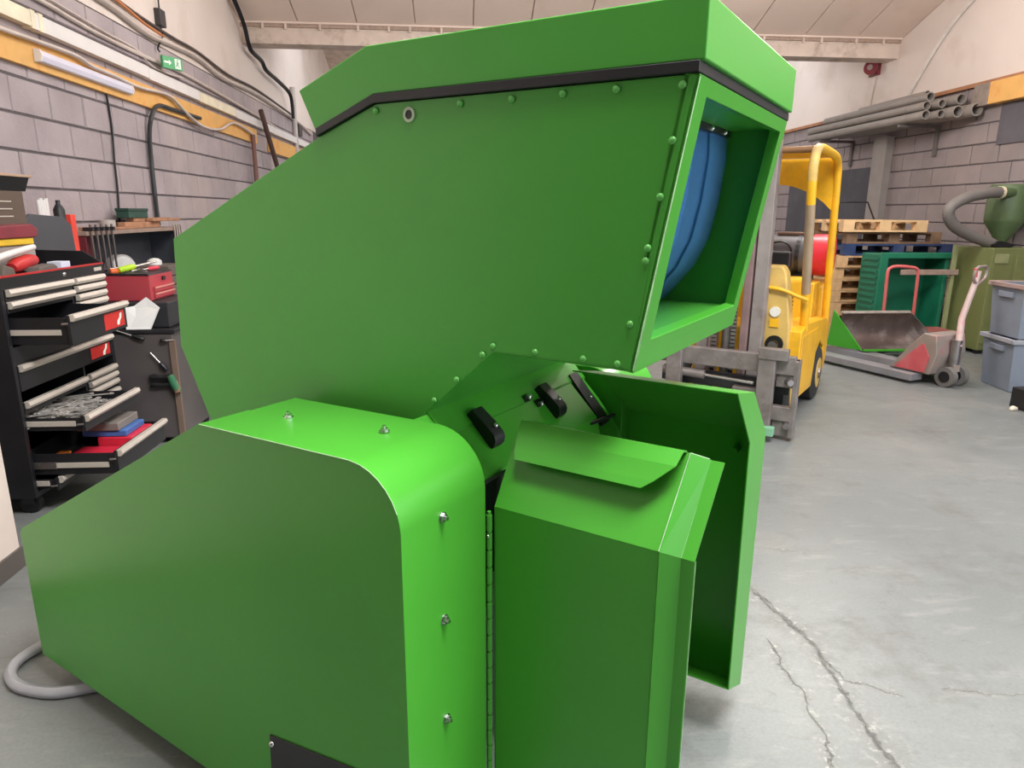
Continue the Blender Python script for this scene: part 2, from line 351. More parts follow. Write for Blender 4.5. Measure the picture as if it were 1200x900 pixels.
# hex bolt meshes
def hexbolt(m, r=.0085, h=.007):
    b = MB(); b.cyl((0, 0, 0), (0, 0, .0018), r*1.35, 12); b.tube([(0, 0, .0018), (0, 0, h)], r, 6); b.cyl((0, 0, h), (0, 0, h+.006), r*.5, 8); return b.mesh('bolt', m)
def dome(m, r=.007):
    b = MB(); b.tube([(0, 0, 0), (0, 0, .002), (0, 0, .004), (0, 0, .0058), (0, 0, .0065)], [r*1.25, r*1.2, r, r*.72, r*.3], 10); return b.mesh('bolt', m, None, 60)
GBOLT = dome(mat('green_painted_bolt', (96, 176, 84), .3)); ZBOLT = hexbolt(ZINC); GHEX = hexbolt(mat('green_painted_bolt', (96, 176, 84), .3), .007, .006); PIN = dome(ZINC, .006)

# belt guard: outer cover + inner flange
GP = [(-2.33, .09), (-2.33, .468)]+arc(-2.285, .505, .047, 180, 122, 5)+[(-1.325, 1.052)]+arc(-.872, .942, .12, 90, 2, 10)+[(-.752, .09)]
gu = MB().prism(GP, .827, .955).build('belt_guard', GREEN, gm, smooth=35)
cen = Vector((-1.5, .55))
GI = [(p[0]-.0016 if p[0] > -1.2 else p[0]+.001, p[1]-.0016) for p in GP]
MB().prism(GI, .955, 1.092).build('guard_flange', GREEN, gu, smooth=35)
for z in (.934, .713, .481, .25): place('bolt', ZBOLT, gu, (-.752, .945, z), (1, 0, 0), rnd.random())
for a, b in ((-1.2, .966), (-.935, .99)): place('bolt', ZBOLT, gu, (a, b, 1.0535 if a < -1 else 1.061), (0, 0, 1), rnd.random())
MB().prism([(-1.175, .329), (-1.187, .12), (-.84, .12), (-.84, .385)], .8235, .827).build('access_plate', BLACK, gu, bevel=.001)
place('bolt', PIN, gu, (-1.168, .8235, .308), (0, -1, 0))

# hood: sheet plates round a hollow box
HP = [(-1.861, 1.422), (-1.883, 1.113), (-1.781, .914), (-1.62, .80), (-1.02, .80), (-.954, 1.06), (-.772, 1.218), (-.466, 1.216), (-.378, 1.717), (-1.072, 1.721), (-1.246, 1.665)]
hood = MB().prism(HP, 1.15, 1.156).build('hood', GREEN_H, gm, bevel=.0012, seg=1)
MB().prism(HP, 1.824, 1.83).build('side_plate', GREEN_H, hood)
def plate(p, q, y0, y1, th, name, m, parent, n=None):
    d = Vector((q[0]-p[0], q[1]-p[1])).normalized(); nn = Vector((-d.y, d.x))*th
    return MB().prism([p, q, (q[0]+nn.x, q[1]+nn.y), (p[0]+nn.x, p[1]+nn.y)], y0, y1).build(name, m, parent)
plate(HP[0], HP[1], 1.156, 1.824, .005, 'back_plate', GREEN_H, hood); plate(HP[1], HP[2], 1.156, 1.824, .005, 'back_plate', GREEN_H, hood)
plate(HP[10], HP[0], 1.156, 1.824, .005, 'top_plate', GREEN_H, hood)
plate(HP[5], HP[6], 1.156, 1.824, .005, 'throat_plate', GREEN_H, hood); plate(HP[6], HP[7], 1.156, 1.824, .005, 'bottom_plate', GREEN_H, hood)
MB().box(-.95, 1.156, 1.262, -.47, 1.824, 1.268).build('intake_floor', GREEN_H, hood)
MB().box(-1.0, 1.156, 1.70, -.41, 1.824, 1.712).build('intake_roof', GREEN_H, hood)
# front frame ring (in the tilted front plane)
fa0, fz0, fa1, fz1 = -.466, 1.214, -.378, 1.717
def fpt(b, t, d): # t along the front edge 0..1, d outwards
    L = math.hypot(fa1-fa0, fz1-fz0); return (fa0+(fa1-fa0)*t+d*(fz1-fz0)/L, b, fz0+(fz1-fz0)*t-d*(fa1-fa0)/L)
fr = MB(); o_ = [(1.15, 0), (1.83, 0), (1.83, 1), (1.15, 1)]; i_ = [(1.205, .115), (1.787, .115), (1.787, .945), (1.205, .945)]
vs = [fpt(b, t, .004) for b, t in o_]+[fpt(b, t, .004) for b, t in i_]+[fpt(b, t, -.022) for b, t in o_]+[fpt(b, t, -.022) for b, t in i_]
fs = []
for k in range(4):
    j = (k+1) % 4; fs += [(k, j, 4+j, 4+k), (8+j, 8+k, 12+k, 12+j), (k, 8+k, 8+j, j), (4+j, 12+j, 12+k, 4+k)]
fr.add(vs, fs).build('front_frame', GREEN, hood, bevel=.002, seg=2)
# riveted overlay at the lower front corner of the hood side, following the curved seam
SEAM = [(-.775, 1.222), (-.745, 1.258), (-.71, 1.296), (-.664, 1.337), (-.62, 1.361), (-.576, 1.379), (-.51, 1.401), (-.440, 1.421)]
MB().prism(SEAM+[(-.468, 1.222)], 1.1468, 1.1502).build('patch_plate', GREEN_H, hood)
MB().prism([(-.3795, 1.715), (-.468, 1.217), (-.480, 1.217), (-.3915, 1.715)], 1.1475, 1.1502).build('corner_strip', GREEN_H, hood)
for a, z in ((-1.07, 1.708), (-.848, 1.706), (-.729, 1.705), (-.621, 1.706), (-.518, 1.705), (-.402, 1.702), (-.413, 1.617), (-.429, 1.527), (-.446, 1.441), (-.449, 1.419), (-.472, 1.305), (-.493, 1.229), (-.771, 1.232), (-.67, 1.231), (-.564, 1.230), (-.798, 1.211), (-.866, 1.148), (-.929, 1.092)):
    place('bolt', GBOLT, hood, (a, 1.148, z), (0, -1, 0), scale=.8)
MB().ring((-.979, 1.1465, 1.694), (-.979, 1.151, 1.694), .015, .0095).build('hole_rim', mat('bare_primer', (170, 186, 160), .5), hood, smooth=40)
MB().cyl((-.979, 1.149, 1.694), (-.979, 1.1496, 1.694), .0098, 20).build('hole', BLACK, hood)
# gasket and lid
def band(y0, y1, line, h, name, m, parent):
    up = [(a, z+h) for a, z in line]; return MB().prism(line+up[::-1], y0, y1).build(name, m, parent, bevel=.002, smooth=30)
LN = [(-1.25, 1.664), (-1.072, 1.722), (-.374, 1.718)]
band(1.141, 1.839, LN, .018, 'gasket', RUBBER, hood)
lid = MB().prism([(-1.256, 1.678), (-1.302, 1.766), (-1.09, 1.836), (-.366, 1.832), (-.366, 1.736), (-1.073, 1.740)], 1.146, 1.834).build('hood_lid', GREEN_H, hood and gm, bevel=.003)
place('bolt', ZBOLT, lid, (-1.0, 1.2, 1.836), (0, 0, 1), .3); place('bolt', ZBOLT, lid, (-.55, 1.75, 1.834), (0, 0, 1), .3)
# strip curtain in the intake
def pvc():
    m = bpy.data.materials.new('blue_clear_pvc'); m.use_nodes = True; nt = m.node_tree; N = nt.nodes; L = nt.links; b = N['Principled BSDF']
    b.inputs['Base Color'].default_value = (*srgb((104, 158, 218)), 1)
    tc = N.new('ShaderNodeTexCoord'); n = N.new('ShaderNodeTexNoise'); n.inputs['Scale'].default_value = 8; L.new(tc.outputs['Object'], n.inputs['Vector'])
    mr = N.new('ShaderNodeMapRange'); mr.inputs[3].default_value = .06; mr.inputs[4].default_value = .2; L.new(n.outputs['Fac'], mr.inputs[0]); L.new(mr.outputs[0], b.inputs['Roughness'])
    t = N.new('ShaderNodeBsdfTransparent'); t.inputs[0].default_value = (.72, .88, .97, 1)
    mx = N.new('ShaderNodeMixShader'); mx.inputs[0].default_value = .36; L.new(t.outputs[0], mx.inputs[1]); L.new(b.outputs[0], mx.inputs[2]); L.new(mx.outputs[0], N['Material Output'].inputs[0])
    return m
PVC = pvc()
cur = [(-.515, 1.70), (-.512, 1.63), (-.522, 1.53), (-.540, 1.44), (-.572, 1.37), (-.612, 1.32), (-.652, 1.275)]
for k in range(5):
    y0 = 1.165+k*.128; off = -.006*(k % 2)
    MB().sheet([[(a+off-.03*(1.70-z)*(.3 if k % 2 else 0), y, z) for a, z in cur] for y in (y0, y0+.07, y0+.142)], .003).build('curtain_strip', PVC, gm, smooth=60)
MB().box(-.53, 1.16, 1.685, -.505, 1.82, 1.70).build('curtain_rail', DARKSTEEL, gm)
for k in range(6): place('bolt', PIN, gm, (-.505, 1.22+k*.11, 1.692), (1, 0, 0))

# main body under the hood
body = MB().prism([(-1.6, .10), (-1.6, .70), (-1.5, .82), (-1.02, .82), (-.975, 1.03), (-.955, 1.055), (-.905, 1.008), (-.905, .10)], 1.10, 1.86).build('body', GREEN, gm, bevel=.003)
MB().prism([(-.955, 1.062), (-.906, 1.012), (-.913, 1.006), (-.962, 1.056)], 1.152, 1.80).build('throat_lip', GREEN, body)
MB().prism([(-.903, 1.007), (-.815, .918), (-.80, .86), (-.80, .60), (-.81, .60), (-.81, .858), (-.823, .913), (-.91, 1.0)], 1.15, 1.76).build('screen_cover', GREEN, body)
MB().box(-.92, 1.12, .10, -.90, 1.84, .62).build('screen_cradle', DARKSTEEL, body)
MB().prism([(-1.0, .10), (-1.0, 1.0), (-.93, 1.03), (-.85, .95), (-.775, .86), (-.775, .10)], 1.83, 1.845).build('cheek_plate', GREEN, body)
MB().prism([(-1.0, .10), (-.95, 1.03), (-.85, .93), (-.775, .82), (-.775, .10)], 1.105, 1.118).build('cheek_plate', GREEN, body)
# black clamp plates with rounded ends, small lugs
def clamp(y, parent, da=0):
    d = Vector((.70, -.714)); nrm = Vector((.714, .70)); P0 = Vector((-.925+da, 1.03-da))
    def M3(u, v, t): q = P0+d*u+nrm*v; return (q.x, t, q.y)
    pr = [(0, .0), (.0, .022)]+[(.052, .03)]+[(.078+.026*math.cos(math.radians(t)), .006+.026*math.sin(math.radians(t))) for t in (80, 50, 20, -10)]+[(.09, -.004)]
    o = MB().prism(pr, y, y+.042, map3=M3).build('clamp', BLACK, parent, bevel=.002)
    q = P0+d*.062+nrm*.0335; place('bolt', PIN, o, (q.x, y+.025, q.y), (.714, 0, .7), scale=.9)
clamp(1.262, body); clamp(1.572, body, .004)
MB().box(-.905, 1.535, .985, -.885, 1.566, 1.005).build('lug', BLACK, body); place('bolt', PIN, body, (-.884, 1.552, .996), (.9, 0, .4))
MB().box(-.925, 1.50, 1.008, -.905, 1.53, 1.024).build('lug', BLACK, body); place('bolt', PIN, body, (-.905, 1.52, 1.02), (.7, 0, .7), scale=1.3)
MB().prism([(-.915, 1.03), (-.80, .895), (-.806, .885), (-.921, 1.02)], 1.772, 1.822).build('end_bar', BLACK, body); place('bolt', PIN, body, (-.855, 1.80, .962), (.714, 0, .7), scale=.8)
MB().cyl((-.83, 1.66, .905), (-.79, 1.83, .91), .006, 8).build('pivot_rod', DARKSTEEL, body)
for k in range(7): place('bolt', ZBOLT, body, (-.80, 1.135+.012*(k % 2), .87-.03*k), (1, 0, 0), scale=.5)
MB().box(-.800, 1.12, .70, -.788, 1.26, .925).build('dark_filler', BLACK, body)  # added black block: darkens the hinge gap, hides a pale floor reflection
# second guard on the far side, legs
G2 = [(-1.9, .10), (-1.9, .55), (-1.3, 1.03)]+arc(-.90, .92, .12, 90, 5, 8)+[(-.78, .10)]
MB().prism(G2, 1.87, 2.13).build('belt_guard', GREEN, gm, bevel=.004, smooth=35)
for a in (-1.95, -.95):
    for b in (1.2, 1.75): MB().box(a-.05, b-.05, 0, a+.05, b+.05, .11).build('foot', BLACK, gm, bevel=.004)

# front doors, both swung out square to the body
def door_shell(sgn, b0, name, depth, lean, ztop, slope_z, zbot, a0, a1, panel_out=True):
    """pan: main panel, sloped upper panel"""
    th = .004
    dr = MB().prism([(b0, zbot), (b0, slope_z), (b0+sgn*th, slope_z), (b0+sgn*th, zbot)], a0, a1, map3=lambda p, q, t: (t, p, q)).build(name, GREEN, gm, bevel=.001, seg=1)
    MB().prism([(b0, slope_z), (b0+sgn*lean, ztop), (b0+sgn*(lean+th), ztop-.002), (b0+sgn*th, slope_z-.002)], a0, a1, map3=lambda p, q, t: (t, p, q)).build('sloped_panel', GREEN, dr)
    return dr
ld = door_shell(1, 1.112, 'door', .12, .105, 1.058, .895, .12, -.742, -.379)
MB().add([(-.379, 1.112, .895), (-.365, 1.217, 1.058), (-.379, 1.217, 1.058), (-.379, 1.116, .893), (-.365, 1.221, 1.056), (-.379, 1.221, 1.056)], [(0, 1, 2), (5, 4, 3), (0, 3, 4, 1), (1, 4, 5, 2), (2, 5, 3, 0)]).build('slope_gusset', GREEN, ld)
# folded free edge of the near door: angled step and lip, on the upright and on the slope
SP, SQ = (1.112, 1.112+.105), (.895, 1.058)
def strip(pa, pb, name, m, zb=.12):   # pa, pb = (a, inset)
    def row(q): return [(q[0], 1.112+q[1], zb), (q[0], 1.112+q[1], .895-q[1]*.55), (q[0]+.014, 1.112+.105+q[1]*.8, 1.058-q[1]*.5)]
    A, Bq = row(pa), row(pb); g = MB(); g.sheet([A, Bq], .004); g.build(name, m, ld)
strip((-.379, 0), (-.346, .03), 'edge_fold', GREEN); strip((-.346, .03), (-.320, .03), 'edge_lip', GREEN)
# end plate and bottom return
MB().prism([(1.114, .12), (1.114, .893), (1.216, 1.054), (1.24, 1.05), (1.24, .12)], -.746, -.741, map3=lambda p, q, t: (t, p, q)).build('hinge_side_plate', GREEN, ld, bevel=.001, seg=1)
MB().prism([(1.217, 1.058), (1.235, 1.052), (1.235, 1.047), (1.215, 1.054)], -.742, -.372, map3=lambda p, q, t: (t, p, q)).build('top_return', GREEN, ld)
# drip rail bent over the top of the slope
rail = [(1.217, 1.060), (1.196, 1.066), (1.172, 1.043), (1.150, 1.012), (1.141, .998)]
gr = []
for t in range(5):
    k = t/4; row = []
    for i, (b, z) in enumerate(rail):
        e = (0, 0, .004, .03, .045)[i]; s0 = (0.004, 0, .006, .012, .018)[i]
        a_l, a_r = -.730+s0, -.372-e*1.35
        row.append((a_l+(a_r-a_l)*k, b, z))
    gr.append(row)
MB().sheet(gr, .003).build('drip_rail', GREEN, ld)
EDGE = mat('bare_worn_edge', (176, 216, 166), .4, .3, var=.2, vscale=40)
def edge(pts, parent, r=.0011): MB().tube(pts, r, 5).build('worn_edge', EDGE, parent)
edge([(-.379, 1.1105, .896), (-.365, 1.2155, 1.059)], ld); edge([(-.346, 1.1405, .879), (-.332, 1.240, 1.044)], ld); edge([(-.365, 1.2155, 1.059), (-.334, 1.239, 1.0455)], ld); edge([(-.319, 1.1435, .878), (-.319, 1.1435, .12)], ld, .0008)
edge([(-.3735, 1.1475, 1.712), (-.462, 1.1475, 1.22)], hood, .0010)
edge([fpt(1.150, .02, .0045), fpt(1.150, .98, .0045)], hood, .0009); edge([(-1.32, .8265, 1.0525), (-.875, .8265, 1.0625)]+[(a, .8265, z) for a, z in arc(-.872, .942, .1203, 88, 20, 6)], gu, .0009)
# piano hinge with knuckles
hg = MB().cyl((-.752, 1.104, .13), (-.752, 1.104, .885), .0045, 8).build('hinge', GREEN, ld, smooth=40)
kn = MB().cyl((0, 0, 0), (0, 0, .036), .0068, 8).mesh('knuckle', GREEN, None, 40)
for k in range(18): place('knuckle', kn, hg, (-.752, 1.104, .135+k*.0415))
place('screw', PIN, hg, (-.7505, 1.098, .83), (1, 0, 0), scale=.5)
# far door: we look into its tray
rd = door_shell(-1, 1.93, 'door', .19, .19, 1.062, .905, .08, -.80, -.371)
def tray(name, prof, a0, a1): return MB().prism(prof, a0, a1, map3=lambda p, q, t: (t, p, q)).build(name, GREEN, rd, bevel=.0015, seg=1)
tray('end_return', [(1.93, .08), (1.93, .905), (1.74, 1.062), (1.565, 1.098), (1.742, .925), (1.775, .16)], -.375, -.370)
tray('top_return', [(1.74, 1.062), (1.565, 1.098), (1.565, 1.094), (1.738, 1.058)], -.80, -.373)
tray('bottom_return', [(1.93, .08), (1.775, .16), (1.775, .164), (1.93, .084)], -.80, -.373)
MB().cyl((-.442, 1.93, .846), (-.442, 1.88, .848), .010, 12).build('stud', GREEN, rd, smooth=40)
tag_h = MB().cyl((-.80, 1.925, .09), (-.80, 1.925, .9), .006, 8).build('hinge', GREEN, rd, smooth=40)

# ------------------------------------------------------------------ left wall: services
def solo(name, mb, m, label, cat, group=None, bevel=0, smooth=None):
    xs = [v[0] for v in mb.v]; ys = [v[1] for v in mb.v]; zs = [v[2] for v in mb.v]
    o = mb.build(name, m, None, bevel, smooth, origin=((min(xs)+max(xs))/2, (min(ys)+max(ys))/2, min(zs)))
    return tag(o, label, cat, group)
def curve(pts, n=6):
    P = [Vector(p) for p in pts]; out = []
    for i in range(len(P)-1):
        p0, p1, p2, p3 = P[max(i-1, 0)], P[i], P[i+1], P[min(i+2, len(P)-1)]
        for k in range(n):
            t = k/n; out.append(.5*((2*p1)+(-p0+p2)*t+(2*p0-5*p1+4*p2-p3)*t*t+(-p0+3*p1-3*p2+p3)*t**3))
    return out+[P[-1]]
def cable(name, pts, r, m, label, cat='cable', group=None, n=5):
    return solo(name, MB().tube(curve(pts, n), r, 6), m, label, cat, group, smooth=60)
XW = XL+.014
solo('timber_rail', MB().box(XW, 3.4, 2.41, XW+.035, 10.35, 2.60), TIMBER, 'long yellow timber rail fixed along the left block wall under white trunking', 'timber', bevel=.003)
solo('timber_rail', MB().box(XW, 11.0, 2.36, XW+.035, 13.6, 2.58), TIMBER, 'short yellow timber rail beyond the upright pipes on the left wall', 'timber', bevel=.003)
tr = thing('cable_trunking', 'white plastic cable trunking running above the yellow timber rail', 'trunking', (XW+.03, 7.5, 2.66))
ys = [3.4, 5.15, 6.9, 8.15, 9.4, 11.2, 14.0]
for k, (y0, y1) in enumerate(zip(ys, ys[1:])):
    MB().box(XW, y0, 2.665-.006*k, XW+.062, y1-.006, 2.765-.006*k).build('trunking_section', PVCW if k % 3 else mat('yellowed_plastic', (226, 214, 188), .5), tr, bevel=.003)
for y in (5.13, 5.22): MB().box(XW-.001, y, 2.655, XW+.066, y+.05, 2.77).build('joint_cover', mat('yellowed_plastic', (226, 214, 188), .5), tr, bevel=.002)
lb = thing('batten_light', 'white LED batten light mounted on the yellow timber rail', 'light fitting', (XW+.035, 5.8, 2.46))
LED = mat('opal_diffuser', (214, 210, 226), .35, var=.02)
MB().prism([(XW+.036, 2.455), (XW+.075, 2.46), (XW+.088, 2.495), (XW+.075, 2.53), (XW+.036, 2.535)], 5.17, 6.47, 'y').build('diffuser', LED, lb, bevel=.006)
for y in (5.15, 6.47): MB().prism([(XW+.036, 2.452), (XW+.078, 2.457), (XW+.092, 2.495), (XW+.078, 2.533), (XW+.036, 2.538)], y-.005, y+.02, 'y').build('end_cap', PVCW, lb, bevel=.003)
cable('sagging_cable', [(XW+.07, y, z) for y, z in ((4.2, 2.56), (4.81, 2.57), (5.57, 2.59), (5.84, 2.56), (6.16, 2.555), (6.62, 2.54), (7.27, 2.57), (7.66, 2.47), (8.12, 2.39), (8.67, 2.42), (9.17, 2.55), (9.69, 2.54), (10.14, 2.49))], .016, CABLEW, 'thick pale cable sagging across the yellow timber rail')
cable('grey_cable', [(XW+.02, y, z) for y, z in ((3.8, 2.90), (5.31, 2.88), (5.72, 2.86), (6.21, 2.845), (6.81, 2.85), (7.3, 2.86), (7.77, 2.87), (8.77, 2.85), (10.09, 2.81), (11.5, 2.76))], .017, CABLEW, 'straight grey cable clipped to the blocks above the trunking')
cable('grey_cable', [(XW+.025, y, z) for y, z in ((3.8, 2.945), (5.31, 2.92), (6.2, 2.885), (6.8, 2.87), (7.0, 2.80), (7.3, 2.79), (7.8, 2.82))], .009, CABLEW, 'thin pale cable dipping below the exit sign')
cable('cable_bundle', [(XL+.04, y, z) for y, z in ((4.5, 3.16), (6.24, 3.12), (6.7, 3.085), (7.11, 3.06), (7.6, 3.09), (8.29, 3.11), (9.11, 3.05), (10.55, 3.09), (12.85, 3.03), (14.2, 2.94))], .028, CABLEW, 'pale twin cable run along the top of the grey block wall')
cable('cable_bundle', [(XL+.045, y, z) for y, z in ((4.5, 3.24), (6.24, 3.20), (6.9, 3.17), (7.6, 3.16), (8.29, 3.17), (9.3, 3.12), (10.55, 3.15), (12.85, 3.08))], .016, mat('dark_cable', (84, 74, 70), .6), 'dark cable strapped above the pale twin cable run')
cable('orange_cable', [(XL+.085, y, z) for y, z in ((5.9, 3.19), (6.4, 3.165), (6.9, 3.11), (7.3, 3.10))], .012, mat('orange_cable_jacket', (206, 128, 78), .5), 'short orange cable beside the pale twin cable run')
ex = thing('exit_sign', 'small green and white emergency exit sign hanging on the left wall', 'sign', (XL+.16, 7.22, 2.79))
EXG = mat('exit_green', (74, 160, 104), .4); EXW = mat('exit_white', (226, 238, 226), .4)
Mx = Matrix.Translation((XL+.16, 7.22, 2.85)) @ Matrix.Rotation(math.radians(-30), 4, 'Z') @ Matrix.Scale(.72, 4)
MB().box(-.02, -.15, -.075, .025, .15, .075, Mx).build('sign_box', EXG, ex, bevel=.004)
def mark(pts, m=EXW):
    b = MB(); vs = [Mx @ Vector((.0265, y, z)) for y, z in pts]; ws = [Mx @ Vector((.0245, y, z)) for y, z in pts]; n = len(pts)
    b.add(vs+ws, [tuple(range(n))]+[(i, (i+1) % n, n+(i+1) % n, n+i) for i in range(n)]).build('pictogram', m, ex)
Mx2 = Mx
# the face looks along local +x after rotation towards the aisle; running figure, arrow and door
mark([(.03, -.06), (.12, -.06), (.12, .06), (.03, .06)]); mark([(-.13, -.012), (-.06, -.012), (-.06, -.035), (-.02, 0), (-.06, .035), (-.06, .012), (-.13, .012)])
mark([(.06, .03), (.085, .035), (.08, .055), (.062, .05)], EXG); mark([(.05, .025), (.09, .02), (.085, -.01), (.105, -.05), (.092, -.052), (.07, -.012), (.045, -.045), (.036, -.038), (.06, .0)], EXG)
cable('drop_cable', [(XW+.03, y, z) for y, z in ((7.37, 4.2), (7.37, 3.43), (7.36, 3.2), (7.38, 3.12), (7.24, 2.99), (7.27, 2.96))], .008, BLACK, 'black cable dropping from the roof to the exit sign')
solo('junction_box', MB().box(XL+.012, 7.31, 3.20, XL+.07, 7.44, 3.35), mat('dark_grey_plastic', (58, 54, 54), .5), 'small dark junction box on the black drop cable', 'junction box', bevel=.006)
cable('black_cable', [(XW+.012, y, z) for y, z in ((6.14, 2.42), (6.16, 2.15), (6.13, 1.88), (6.12, 1.65), (6.08, 1.38))], .009, BLACK, 'thin black cable hanging down the blocks below the batten light')
cable('conduit_pipe', [(XW+(.058 if z > 2.3 else .03), y, z) for y, z in ((8.1, 2.47), (7.34, 2.46), (7.05, 2.45), (6.88, 2.36), (6.82, 2.15), (6.79, 1.66), (6.79, 1.36))], .02, mat('dark_conduit', (52, 56, 58), .5), 'bent dark conduit pipe running down the blocks to the shelf', 'conduit', n=8)
cable('black_hose', [(XL+.12, y, z) for y, z in ((9.55, 4.03), (9.75, 3.93), (9.93, 3.80), (10.02, 3.66), (10.12, 3.58), (10.3, 3.56), (10.64, 3.54), (10.85, 3.46), (11.52, 3.43), (12.2, 3.37), (12.35, 3.2), (12.36, 3.0))], .03, RUBBER, 'thick black cable looping down beside the roof beam', 'cable')
solo('wall_pipe', MB().tube([(XL+.05, 12.75, 3.55), (XL+.05, 12.75, 1.4)], .045, 10), mat('pale_pipe', (186, 176, 170), .5), 'pale grey upright pipe beyond the black cable on the left wall', 'pipe', smooth=50)
solo('steel_bar', MB().tube([(XL+.14, 10.3, 2.85), (XL+.17, 10.95, 2.05)], .035, 8), mat('rusty_bar', (84, 62, 54), .7), 'rusty dark bar leaning against the left wall', 'bar', smooth=50)
solo('gas_pipe', MB().tube([(XL+.09, 10.0, 2.5), (XL+.09, 10.0, 1.5)], .03, 8), mat('rusty_pipe', (120, 84, 76), .7), 'thin rusty upright pipe near the leaning bar', 'pipe', smooth=50)
solo('socket_box', MB().box(XL+.014, 12.9, 2.79, XL+.09, 13.15, 2.97), mat('dark_grey_plastic', (58, 54, 54), .5), 'small dark switch box beside the pale upright pipe', 'switch box', bevel=.006)

# ------------------------------------------------------------------ tool chest with open drawers
tc_ = thing('tool_chest', 'tall black roller tool chest with aluminium drawer handles, several drawers pulled open', 'tool chest', (-2.37, 3.8, 0))
CX0, CX1, CY0, CY1 = -2.64, -2.12, 3.33, 4.29
MB().box(CX0, CY0, .10, CX1, CY0+.025, 1.155).build('side_panel', CHESTB, tc_, bevel=.003)
MB().box(CX0, CY1-.025, .10, CX1, CY1, 1.155).build('side_panel', CHESTB, tc_, bevel=.003)
MB().box(CX0, CY0+.025, .10, CX0+.01, CY1-.025, 1.155).build('back_panel', CHESTB, tc_)
MB().box(CX0+.01, 3.925, .10, CX1-.005, 3.94, 1.15).build('divider', CHESTB, tc_)
MB().box(CX0+.01, CY0+.025, .775, CX1-.003, CY1-.025, .86).build('shelf', CHESTB, tc_)
MB().box(CX0+.01, CY0+.025, .10, CX1, CY1-.025, .125).build('bottom_panel', CHESTB, tc_)
for x in (CX0+.06, CX1-.07):
    for y in (CY0+.07, CY1-.07):
        w = MB().cyl((x, y-.02, .05), (x, y+.02, .05), .05, 16).build('castor', RUBBER, tc_, smooth=40); MB().box(x-.03, y-.028, .05, x+.03, y+.028, .105).build('castor_fork', DARKSTEEL, w)
# open tray on top with rim
MB().box(CX1-.02, CY0, 1.135, CX1+.004, CY1, 1.19).build('front_rail', CHESTB, tc_, bevel=.003)
MB().box(CX1-.02, CY0+.004, 1.19, CX1+.005, CY1-.004, 1.197).build('rail_stripe', REDP, tc_)
MB().box(CX0, CY0+.025, 1.135, CX1-.02, CY1-.025, 1.15).build('tray_floor', CHESTB, tc_)
def side_rim(y0, y1): MB().prism([(CX1, 1.155), (CX1, 1.195), (CX1-.10, 1.265), (CX0, 1.275), (CX0, 1.155)], y0, y1, 'y').build('tray_side', CHESTB, tc_, bevel=.004)
side_rim(CY0, CY0+.012); side_rim(CY1-.012, CY1)
MB().box(CX0, CY0+.012, 1.155, CX0+.012, CY1-.012, 1.275).build('tray_back', CHESTB, tc_, bevel=.003)
MB().box(CX1+.004, 4.17, 1.155, CX1+.008, 4.25, 1.175).build('badge', ALU, tc_)
place('lock', PIN, tc_, (CX1+.004, 3.86, 1.165), (1, 0, 0), scale=1.6)
LABR = mat('red_print', (196, 44, 40), .5, var=.25, vscale=120)
def drawer(y0, y1, z0, z1, out=0, label=False, deep=.46, runner=True):
    xf = CX1+out
    d = MB().box(xf-.018, y0, z0, xf, y1, z1).build('drawer', CHESTB, tc_, bevel=.003)
    MB().prism([(xf, z1-.030), (xf+.014, z1-.030), (xf+.026, z1-.014), (xf+.020, z1+.004), (xf-.004, z1+.004), (xf-.004, z1-.002), (xf, z1-.002)], y0+.004, y1-.004, 'y').build('handle', ALU, d, bevel=.0015)
    MB().box(xf-.002, y0+.006, z1-.034, xf+.012, y1-.006, z1-.031).build('handle_shade_strip', BLACK, d)  # thin black strip standing for the shade under the handle
    if out:
        h = z1-.012
        MB().box(xf-deep, y0+.012, z0+.004, xf-.018, y0+.016, h).box(xf-deep, y1-.016, z0+.004, xf-.018, y1-.012, h).box(xf-deep, y0+.016, z0+.004, xf-deep+.004, y1-.016, h).box(xf-deep, y0+.016, z0+.002, xf-.018, y1-.016, z0+.006).build('drawer_tray', CHESTB, d)
        if runner:
            zc = (z0+z1)/2-.01 if z1-z0 > .09 else (z0+z1)/2
            MB().box(xf-.34, y0+.004, zc-.013, xf-.05, y0+.012, zc+.013).build('runner', ALU, d, bevel=.001)
            MB().box(xf-.50, y0+.002, zc-.017, xf-.30, y0+.011, zc+.017).build('runner', STEEL, d, bevel=.001)
            MB().cyl((xf-.035, y0-.004, z1-.04), (xf-.005, y0-.004, z1-.038), .006, 8).build('latch', ZINC, d, smooth=40)
    if label:
        lp = MB().box(xf, y1-.245, z0+.018, xf+.0015, y1-.03, z1-.042).build('label_plate', LABR, d)
        yb, zb = y1-.085, (z0+z1)/2-.012
        MB().prism([(yb+u*1.7, zb+v*1.7) for u, v in ((-.018, -.018), (-.004, -.018), (0, -.008), (.012, .002), (.016, .018), (.004, .016), (0, .004), (-.016, -.006))], xf+.0015, xf+.0022, 'x').build('white_mark', EXW, lp)
    return d
YA0, YA1, YB0, YB1 = 3.362, 3.922, 3.944, 4.262
drawer(YA0, YA1, 1.078, 1.130); drawer(YA0, YA1, 1.022, 1.072)
for z in (1.130, 1.086, 1.040): drawer(YB0, YB1, z-.038, z)
drawer(YB0, YB1, .868, .998)
dA = drawer(YA0, YA1, .868, 1.012, out=.27, label=True)
drawer(YA0, YB1, .642, .768, label=True)
drawer(YA0, YA1, .530, .585)
for z in (.585, .540, .495): drawer(YB0, YB1, z-.038, z)
drawer(YB0, YB1, .20, .44)
dB = drawer(YA0, YA1, .435, .515, out=.27)
dC = drawer(YA0, YA1, .205, .330, out=.40)
drawer(YA0, YA1, .130, .195, out=.10)

